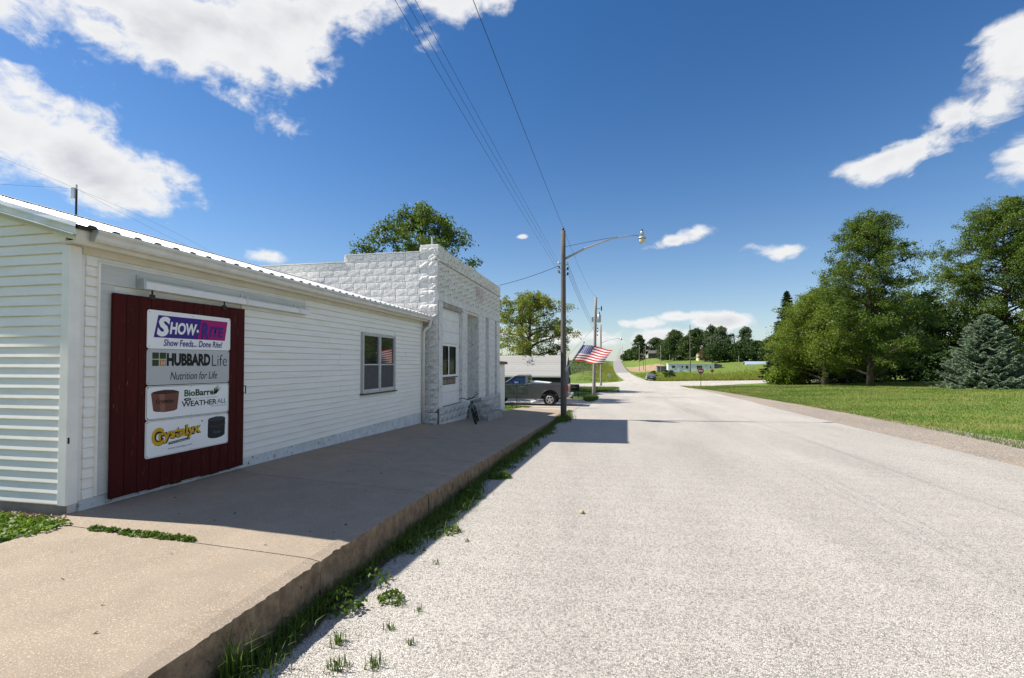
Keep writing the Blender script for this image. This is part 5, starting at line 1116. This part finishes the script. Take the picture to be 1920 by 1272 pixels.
def house(name, label, x0, x1, y0, y1, wall_h, wm, rm, roof='gable', ridge=1.2, wins=(), doors=(), base=None, over=.2, shed_dir=0):
    """windows (a0,a1,b0,b1) on the face toward the road junction, fractions along x and metres up"""
    zb = min(g(x0,y0), g(x1,y0), g(x0,y1)) if base is None else base
    o = empty(name, ((x0+x1)/2, (y0+y1)/2, zb), label, 'building')
    MB().box(x0,x1,y0,y1,zb-1.5,zb+wall_h).build('wall', wm, o)
    zt = zb+wall_h; ym = (y0+y1)/2
    if roof == 'gable':
        m = MB(); m.prism([(y0-over,zt-.02),(ym,zt+ridge),(y1+over,zt-.02),(y1+over,zt+.12),(ym,zt+ridge+.15),(y0-over,zt+.12)], lambda a,b,t:(t,a,b), x0-over, x1+over); m.build('roof', rm, o)
        m = MB(); m.prism([(y0,zt),(y1,zt),(ym,zt+ridge)], lambda a,b,t:(t,a,b), x0+.001, x1-.001); m.build('gable', wm, o)
    else: MB().hexa([(x0-over,y0-over,zt),(x1+over,y0-over,zt),(x1+over,y1+over,zt),(x0-over,y1+over,zt),(x0-over,y0-over,zt+.12+(ridge if shed_dir < 0 else 0)),(x1+over,y0-over,zt+.12+(ridge if shed_dir > 0 else 0)),(x1+over,y1+over,zt+.12+(ridge if shed_dir > 0 else 0)),(x0-over,y1+over,zt+.12+(ridge if shed_dir < 0 else 0))]).build('roof', rm, o)
    for (a0,a1,b0,b1) in wins:
        A0, A1 = x0+(x1-x0)*a0, x0+(x1-x0)*a1
        w = MB().box(A0-.06,A1+.06,y0-.05,y0-.004,zb+b0-.06,zb+b1+.06).build('window', WHITEP, o); MB().box(A0,A1,y0-.065,y0-.051,zb+b0,zb+b1).build('pane', GLASS, w)
    for (a0,a1,b1) in doors: A0, A1 = x0+(x1-x0)*a0, x0+(x1-x0)*a1; MB().box(A0,A1,y0-.05,y0-.004,zb,zb+b1).build('door', mat('pale_door', (.55,.58,.62), rough=.5), o)
    return o
PALE = mat('pale_mobile_home_siding', (.76,.77,.80), (.71,.72,.76), scale=2, rough=.5); CREAM = mat('cream_house_wall', (.70,.62,.42), (.65,.57,.38), rough=.7); TANR = mat('tan_roof', (.42,.31,.21), rough=.85); BLUM = mat('blue_metal_roof', (.45,.54,.66), rough=.35, metal=.3); DARKW = mat('dark_wood_wall', (.07,.055,.045), rough=.8); DARKR = mat('dark_roof', (.12,.11,.10), rough=.9)
mh = house('mobile_home', 'long white mobile home below the hill trees', 17.6, 31.2, 157, 161, 2.45, PALE, WHITEP, 'flat', .05, wins=((.08,.15,1.2,1.85),(.29,.33,1.3,1.8),(.38,.44,1.0,1.9),(.62,.74,.75,1.9),(.90,.93,1.1,1.7)), doors=((.24,.275,2.0),(.80,.84,2.0)), base=-1.05, over=.12)
house('shed_annex', 'low grey shed roofed annex at the mobile home end', 31.25, 33.5, 157.5, 160, 1.6, GREYB, DARKR, 'flat', .5, base=-.6, shed_dir=-1)
house('beige_house', 'cream house with tan roof half hidden by hill trees', 34.5, 41, 204, 210, 2.9, CREAM, TANR, 'gable', 1.4, wins=((.15,.28,1.3,2.5),(.45,.58,1.3,2.5),(.75,.85,1.3,2.5)), base=1.0)
house('hill_house', 'dark house with grey roof among trees on the hill', 22.5, 31, 300, 306, 3.0, DARKW, DARKR, 'gable', 1.8, wins=((.2,.32,1.0,2.2),(.55,.7,1.0,2.2),(.82,.92,1.0,2.2)), base=4.4)
house('metal_roofed_shed', 'low building with pale blue metal roof beyond the green field', 41.5, 50, 160, 165, .9, WHITEP, BLUM, 'gable', .9, base=.25, over=.4)
house('storage_shed', 'small grey storage shed beside the mobile home', 15.5, 18.6, 170, 173, 1.7, GREYB, DARKR, 'flat', .15, base=-1.2)
for i, (x, y, top, lb, rr_) in enumerate([(23.1,150,13.0,'tall brown wooden pole in front of the mobile home',.16),(12.0,212,9.4,'slim pale pole at the edge of the bare dirt patch',.13),(13.8,213,7.6,'dark pole close beside the pale pole by the dirt patch',.12),(13.4,196,8.2,'pale pole with a small white box at the dirt patch',.13),(16.5,168,7.6,'slim grey pole beside the grey storage shed',.11),(20.5,178,4.6,'short post behind the mobile home roof',.10),(36.5,150,3.8,'short post in the weeds past the mobile home end',.10)]):
    pole('utility_pole', x, y, top, rr_, rr_*.75, lb, mt=WOOD if i in (0,2) else WOODG, group='poles around the hill homes')
for i, (x, y) in enumerate(((9.9,420),(9.6,500),(9.4,560),(9.3,640),(9.2,740))): pole('utility_pole', x, y, g(x,y)+13.5+i*.8, .16, .12, 'tiny distant pole along the far road crest', mt=WOODG, group='distant poles along the far road')
# small shrubs and posts by the far drive
for i, (x, y, s, lb) in enumerate(((12.2,112,1.1,'small dark shrub beside the parked sedan'),(14.2,120,1.0,'dark shrub at the weedy bank by the mobile home'),(11.8,140,.9,'low shrub on the far drive edge'))):
    broadleaf('shrub', lb, x, y, s*1.8, s*1.1, [(0,.8),(.4,1),(.8,.7),(1,.3)], 900, .22, L_DARK, 90+i, trunk_r=.05, limbs=8, zlo=.04, clump=.16, twigs=5, group=None)['category'] = 'shrub'
# garden frame under the trees
bf = empty('garden_frame', (45.5,74.5,g(45.5,74.5)), 'rusty brown frame stand in shade beside the blue spruce', 'frame')
RUST = mat('rusty_iron', (.14,.06,.03), rough=.9); zq = g(41.5,66)
bf.location = (41.0,67.2,g(41.0,67.2)); zq = bf.location.z
MB().box(40.93,41.07,67.13,67.27,zq-.1,zq+1.9).build('post', RUST, bf); MB().box(40.2,41.9,67.15,67.25,zq+1.9,zq+2.02).build('crossbar', RUST, bf); MB().box(40.2,40.26,67.17,67.23,zq+1.2,zq+1.9).build('hanger', RUST, bf)
for i, (x, y, s) in enumerate(((36.0,64.5,.30),(38.3,64.8,.26),(37.2,66.2,.22),(39.9,65.2,.35))):
    m = MB().lathe((x,y,g(x,y)-.05), [(.05*s,0),(s,.02),(s*.9,.35*s),(s*.45,.62*s),(.02,.66*s)], 7); ob = m.build('stone', mat('pale_garden_stone', (.38,.33,.28), (.3,.26,.22), rough=.9, bump=.4)); tag(ob, 'pale edging stone on the grass before the dark trees', 'stone', 'garden edging stones')

# ------------------------------------------------------------------ grass, weeds, crops
L_GRASS = leafmat('grass_blades', (.050,.105,.010), (.135,.190,.028), .35, scale=.8, rough=.6); L_LAWN = leafmat('lawn_blades', (.075,.150,.014), (.290,.275,.080), .35, scale=.22, rough=.7, isl=.28, rng_=(.45,.88))
L_WEED = leafmat('weed_leaves', (.060,.120,.012), (.130,.200,.020), .35, scale=3); L_CROP = leafmat('crop_leaves', (.035,.120,.014), (.085,.190,.028), .3, scale=.2); L_TALL = leafmat('tall_weeds', (.140,.200,.018), (.320,.320,.055), .45, scale=.25)
L_CLOV = leafmat('clover_leaves', (.085,.17,.014), (.17,.26,.025), .4, scale=3)
L_DRY = leafmat('dry_litter', (.20,.145,.085), (.32,.25,.16), .1, scale=4)
def blades(P, h, w, mt, name, rg, lean=.45, seg=2):
    """curved grass blades: P base points, arrays h"""
    n = len(P); az = rg.uniform(0,6.283,n); ln = rg.uniform(.1,1,n)*lean; d = np.stack([np.cos(az),np.sin(az),np.zeros(n)],1); sd = np.stack([-np.sin(az),np.cos(az),np.zeros(n)],1)
    h = h*rg.uniform(.5,1.25,n); w = w*rg.uniform(.7,1.3,n)
    b0 = P-sd*w[:,None]; b1 = P+sd*w[:,None]
    mid = P+d*(ln*h*.35)[:,None]; mid[:,2] += h*.62; tip = P+d*(ln*h*1.0)[:,None]; tip[:,2] += h*(1-.35*ln)
    if seg == 1:
        V = np.stack([b0,b1,tip],1); return np_mesh(name, V.reshape(-1,3), np.arange(n*3).reshape(-1,3), mt, 3)
    m0 = mid-sd*(w*.75)[:,None]; m1 = mid+sd*(w*.75)[:,None]
    V = np.stack([b0,b1,m1,m0,tip],1).reshape(-1,3); k = np.arange(n)*5
    F = np.concatenate([np.stack([k,k+1,k+2],1),np.stack([k,k+2,k+3],1),np.stack([k+3,k+2,k+4],1)])
    return np_mesh(name, V, F, mt, 3)
rg = np.random.default_rng(77)
# mown lawn
n = 260000; Yl = 6+62*rg.uniform(0,1,n)**1.35; ex = np.interp(Yl,[p[1] for p in LAWN_EDGE],[p[0] for p in LAWN_EDGE]); Xl = ex+.0+rg.exponential(1,n)*.12*(rg.uniform(0,1,n)<.1)+(30+Yl*.25)*rg.uniform(0,1,n)**1.3
keep = (Xl < 44); Xl, Yl = Xl[keep], Yl[keep]; P = np.stack([Xl,Yl,G(Xl,Yl)+.008],1)
tag(link('lawn_grass', blades(P, .065+.0008*Yl, .006+.00035*Yl, L_LAWN, 'lawn_grass', rg, .7, 1)), 'short mown grass covering the lawn along the road', 'grass', kind='stuff')
# weeds at the foot of the kerb
n = 15000; Yk = .6+24.5*rg.uniform(0,1,n)**1.5; den = .5+.5*np.sin(Yk*2.1)*np.sin(Yk*.77+1); kp = rg.uniform(0,1,n) < .25+.75*den; Yk = Yk[kp]; Xk = -2.17+np.abs(rg.normal(size=len(Yk)))*.11*(1+.5*np.sin(Yk*1.3)); P = np.stack([Xk,Yk,G(Xk,Yk)+.04],1)
tag(link('kerb_grass', blades(P, .13, .0042, L_GRASS, 'kerb_grass', rg, 1.1)), 'ragged grass along the foot of the kerb', 'grass', kind='stuff')
def weed_leaves(cx, cy, zf, rad, n, size, hgt, rg):
    a = rg.uniform(0,6.283,n); r = rad*np.sqrt(rg.uniform(0,1,n)); X = cx+r*np.cos(a); Y = cy+r*np.sin(a); Z = np.array([zf(x,y) for x, y in zip(X,Y)])+hgt*rg.uniform(.05,1,n)*(1.1-r/rad*.8); return np.stack([X,Y,Z],1)
C = []
for q in range(70):
    y = 3.3+20.5*rg.uniform(0,1)**1.25; C.append(weed_leaves(-2.08+abs(rg.normal())*.12, y, lambda x,y:g(x,y)+.04, rg.uniform(.08,.20), int(rg.uniform(50,130)), .05, rg.uniform(.05,.16), rg))
tag(link('kerb_weeds', leaves('kerb_weeds', np.concatenate(C), .045, L_WEED, rg, .7)), 'low broadleaf weeds along the foot of the kerb', 'weeds', kind='stuff')
# patch of ground cover by the feed store corner, with dry litter
n = 17000; u = rg.uniform(0,1,n); v = rg.uniform(0,1,n); Xp = -4.86+.10*np.sin(v*9)-u**.9*3.2; Yp = 2.1+v*1.45; kp = Xp < -4.80-.10*(3.5-Yp)*0+(.35*(3.4-Yp))*.25; Xp, Yp = Xp[kp], Yp[kp]; P = np.stack([Xp,Yp,.20+rg.uniform(0,.05,len(Xp))],1)
tag(link('ground_cover', leaves('ground_cover', P, .05, L_CLOV, rg, 1.0)), 'bright clover patch at the feed store corner', 'clover', kind='stuff')
n = 1400; P = np.stack([rg.uniform(-7.2,-5.05,n), 3.66-np.abs(rg.normal(size=n))*.10, .195+rg.uniform(0,.035,n)],1)
tag(link('dry_litter', leaves('dry_litter', P, .05, L_DRY, rg, 1.0, .35)), 'dry brown leaf litter along the feed store end wall', 'leaf litter', kind='stuff')
C = []
for (x, y, rd) in ((-4.45,3.45,.09),(-4.3,3.46,.08),(-4.12,3.44,.09),(-3.98,3.44,.12),(-3.85,3.46,.11),(-3.72,3.44,.08),(-3.6,3.46,.09),(-3.5,3.45,.07)): C.append(weed_leaves(x,y,lambda a,b:float(swz(a,b)),rd,150,.03,.045,rg)*np.array([1,1,1]))
P = np.concatenate(C); P[:,1] = 3.45+(P[:,1]-3.45)*.55
tag(link('joint_weeds', leaves('joint_weeds', P, .032, L_WEED, rg, .9)), 'thin line of weeds growing in the sidewalk joint', 'weeds', kind='stuff')
def tuft(x, y, n, h, w, spread, label, zf=None, leafy=0):
    z = (zf or (lambda a,b:g(a,b)+.034))(x,y); a = rg.uniform(0,6.283,n); r = spread*rg.uniform(0,1,n); P = np.stack([r*np.cos(a), r*np.sin(a), np.zeros(n)],1)
    o = link('grass_tuft', blades(P, h, w, L_GRASS, 'grass_tuft', rg, .9)); o.location = (x,y,z); return tag(o, label, 'grass tuft', 'grass tufts in the road edge')
tuft(-2.12,2.42,55,.30,.0042,.09,'tall upright grass tuft standing against the kerb face')
for (x,y,n_,h_) in ((-1.77,2.9,45,.09),(-1.62,2.66,70,.075),(-1.42,2.74,50,.075),(-1.60,3.5,22,.05),(-1.42,3.42,14,.045),(-1.52,3.15,20,.05),(-1.75,5.25,60,.08),(-1.50,4.95,14,.04),(-1.62,4.3,16,.045),(-1.30,3.0,18,.05)): tuft(x,y,int(n_*.7)+8,h_,.0032,.03+.0007*n_,'small green grass tuft growing out of the chip road beside the kerb')
# grass under the lamp pole, around the second pole and drive verge
def patch(name, label, pts, hh, ww, mt_=L_GRASS, seg=2, off=.0, lean=.8):
    P = np.array(pts); P[:,2] = G(P[:,0],P[:,1])+off; return tag(link(name, blades(P, hh, ww, mt_, name, rg, lean, seg)), label, 'grass', kind='stuff')
n = 1600; patch('pole_grass','dark grass round the foot of the lamp pole', np.stack([-1.95+rg.normal(size=n)*.16, 20.2+rg.normal(size=n)*.8, np.zeros(n)],1), .22, .006, off=.02)
n = 2200; a = rg.uniform(0,6.28,n); r = np.sqrt(rg.uniform(0,1,n)); patch('island_grass','grass island round the foot of the transformer pole', np.stack([-1.5+r*np.cos(a)*.55, 37.5+r*np.sin(a)*3.4, np.zeros(n)],1), .26, .012, off=.02)
n = 6000; patch('verge_grass','grass strip between sidewalk and pickup', np.stack([rg.uniform(-8.5,-4.5,n), rg.uniform(23.2,29.2,n), np.zeros(n)],1), .10, .009, seg=1, off=0)
n = 9000; patch('corner_grass','rough grass corner before the cross road', np.stack([-rg.uniform(-.9,9,n), rg.uniform(48,61.5,n), np.zeros(n)],1), .22, .02, seg=1)
# tall weeds on the bank past the cross road and on the left bank
n = 42000; Xb = rg.uniform(8.8,52,n); fy_ = np.interp(Xb,[8,14.7,20.7,26.9,45,52],[97,92.6,87.6,84.6,93,96.5]); Yb = fy_+rg.exponential(9,n); patch('bank_weeds','tall yellow green weeds on the bank beyond the cross road', np.stack([Xb,Yb,np.zeros(n)],1), .62, .05, L_TALL, 1, -.02)
n = 16000; Yb = rg.uniform(92,300,n)**1; Xb = 2.0-np.abs(rg.normal(size=n))*3.6-.3; kp = Xb < np.interp(Yb,[90,97,104,150,300],[.8,1.8,2.2,1.9,1.1]); patch('left_bank_grass','yellow green grass bank beside the far road', np.stack([Xb[kp],Yb[kp],np.zeros(kp.sum())],1), .40, .07, L_TALL, 1, -.02)
n = 7000; Xb = rg.uniform(8.5,22,n); Yb = rg.uniform(105,180,n); patch('drive_weeds','weeds around the far drive and parked sedan', np.stack([Xb,Yb,np.zeros(n)],1), .45, .07, L_TALL, 1, -.02)
# crop rows
rows = []; 
for k in range(85):
    s0 = -5-k*1.35
    yy = np.arange(112,235,.55); xx = s0+(yy-112)*.30+rg.normal(size=len(yy))*.05; ok = (xx < np.interp(yy,[110,125,160,300],[-9,-5.6,-3.8,-3])) & (xx > -75); rows.append(np.stack([xx[ok],yy[ok]+rg.normal(size=ok.sum())*.1,np.zeros(ok.sum())],1))
P = np.concatenate(rows); P[:,2] = G(P[:,0],P[:,1])+.03; P = np.repeat(P,3,0)+rg.normal(size=(len(P)*3,3))*np.array([.13,.13,.0]); P[:,2] += rg.uniform(.05,.55,len(P))
tag(link('crop_rows', leaves('crop_rows', P, .42, L_CROP, rg, .6, .4)), 'rows of young green crop on the field slope', 'crop', kind='stuff')
# a loose stone and litter on the road
m = MB().lathe((-.37,6.26,g(-.37,6.26)+.03), [(.006,0),(.032,.006),(.036,.022),(.022,.042),(.004,.046)], 9); tag(m.build('loose_stone', mat('tan_stone', (.42,.33,.19), rough=.8), smooth=True), 'small tan stone lying alone on the road', 'stone')

# loose chips swept to the road edges and litter on the sidewalk
def pebbles(name, label, X, Y, Z, s, mt):
    n = len(X); k = np.array([(1,0,0),(-.5,.87,0),(-.5,-.87,0),(0,0,.8)]); a = rg.uniform(0,6.283,n); ca, sa = np.cos(a)[:,None], np.sin(a)[:,None]; s = s*rg.uniform(.5,1.4,n)
    V = np.empty((n,4,3)); j = k[None]*rg.uniform(.6,1.3,(n,4,1)); V[:,:,0] = j[:,:,0]*ca-j[:,:,1]*sa; V[:,:,1] = j[:,:,0]*sa+j[:,:,1]*ca; V[:,:,2] = j[:,:,2]; V = V*s[:,None,None]+np.stack([X,Y,Z],1)[:,None,:]
    b = np.arange(n)[:,None]*4; F = np.concatenate([b+np.array([[0,1,3]]), b+np.array([[1,2,3]]), b+np.array([[2,0,3]])]); return tag(link(name, np_mesh(name, V.reshape(-1,3), F, mt, 3)), label, 'gravel', kind='stuff')
n = 5000; Yq = .8+14*rg.uniform(0,1,n)**1.6; Xq = -1.98+np.abs(rg.normal(size=n))*.22; pebbles('loose_chips', 'loose pale stone chips along the kerb side of the road', Xq, Yq, G(Xq,Yq)+.035, .0075, mat('pale_chip', (.50,.47,.42), (.36,.33,.29), scale=40, rough=.9))
n = 6000; Yq = 6+34*rg.uniform(0,1,n)**1.3; Xq = np.interp(Yq,[0,11.4,13.6,19.8,26.2,40],[7.8,8.03,8.25,8.68,9.16,9.7])+rg.uniform(-.35,2.1,n)**1; pebbles('shoulder_stones', 'loose stones scattered on the gravel shoulder', Xq, Yq, G(Xq,Yq)+.026, .016, mat('shoulder_stone', (.48,.42,.36), (.30,.26,.22), scale=20, rough=.9))
n = 60; Xq = rg.uniform(-4.7,-2.35,n); Yq = 1.5+12*rg.uniform(0,1,n)**1.3; P = np.stack([Xq,Yq,swz(Xq,Yq)+.006],1); tag(link('sidewalk_litter', leaves('sidewalk_litter', P, .028, mat('dark_litter', (.05,.04,.03), rough=.9), rg, 3.0, .5)), 'scattered dry leaf bits on the sidewalk', 'leaf litter', kind='stuff')
# hairline cracks across the slabs
for (x0,y0,x1,y1,sd) in ((-4.9,7.0,-2.3,6.6,2),):
    rr = random.Random(sd); m = MB(); n = 26; pts = []
    for i in range(n+1):
        t = i/n; x = x0+(x1-x0)*t+rr.uniform(-.03,.03); y = y0+(y1-y0)*t+rr.uniform(-.03,.03); pts.append((x,y,float(swz(x,y))+.0025))
    for i in range(n):
        (xa,ya,za),(xb,yb,zb) = pts[i],pts[i+1]; w = .0022; b = len(m.v); m.v += [(xa-w,ya-w,za),(xb-w,yb-w,zb),(xb+w,yb+w,zb),(xa+w,ya+w,za)]; m.f.append((b,b+1,b+2,b+3)); m.m.append(0)
    o = m.build('crack', mat('crack_dirt', (.07,.055,.04), rough=1), bpy.data.objects['sidewalk'])
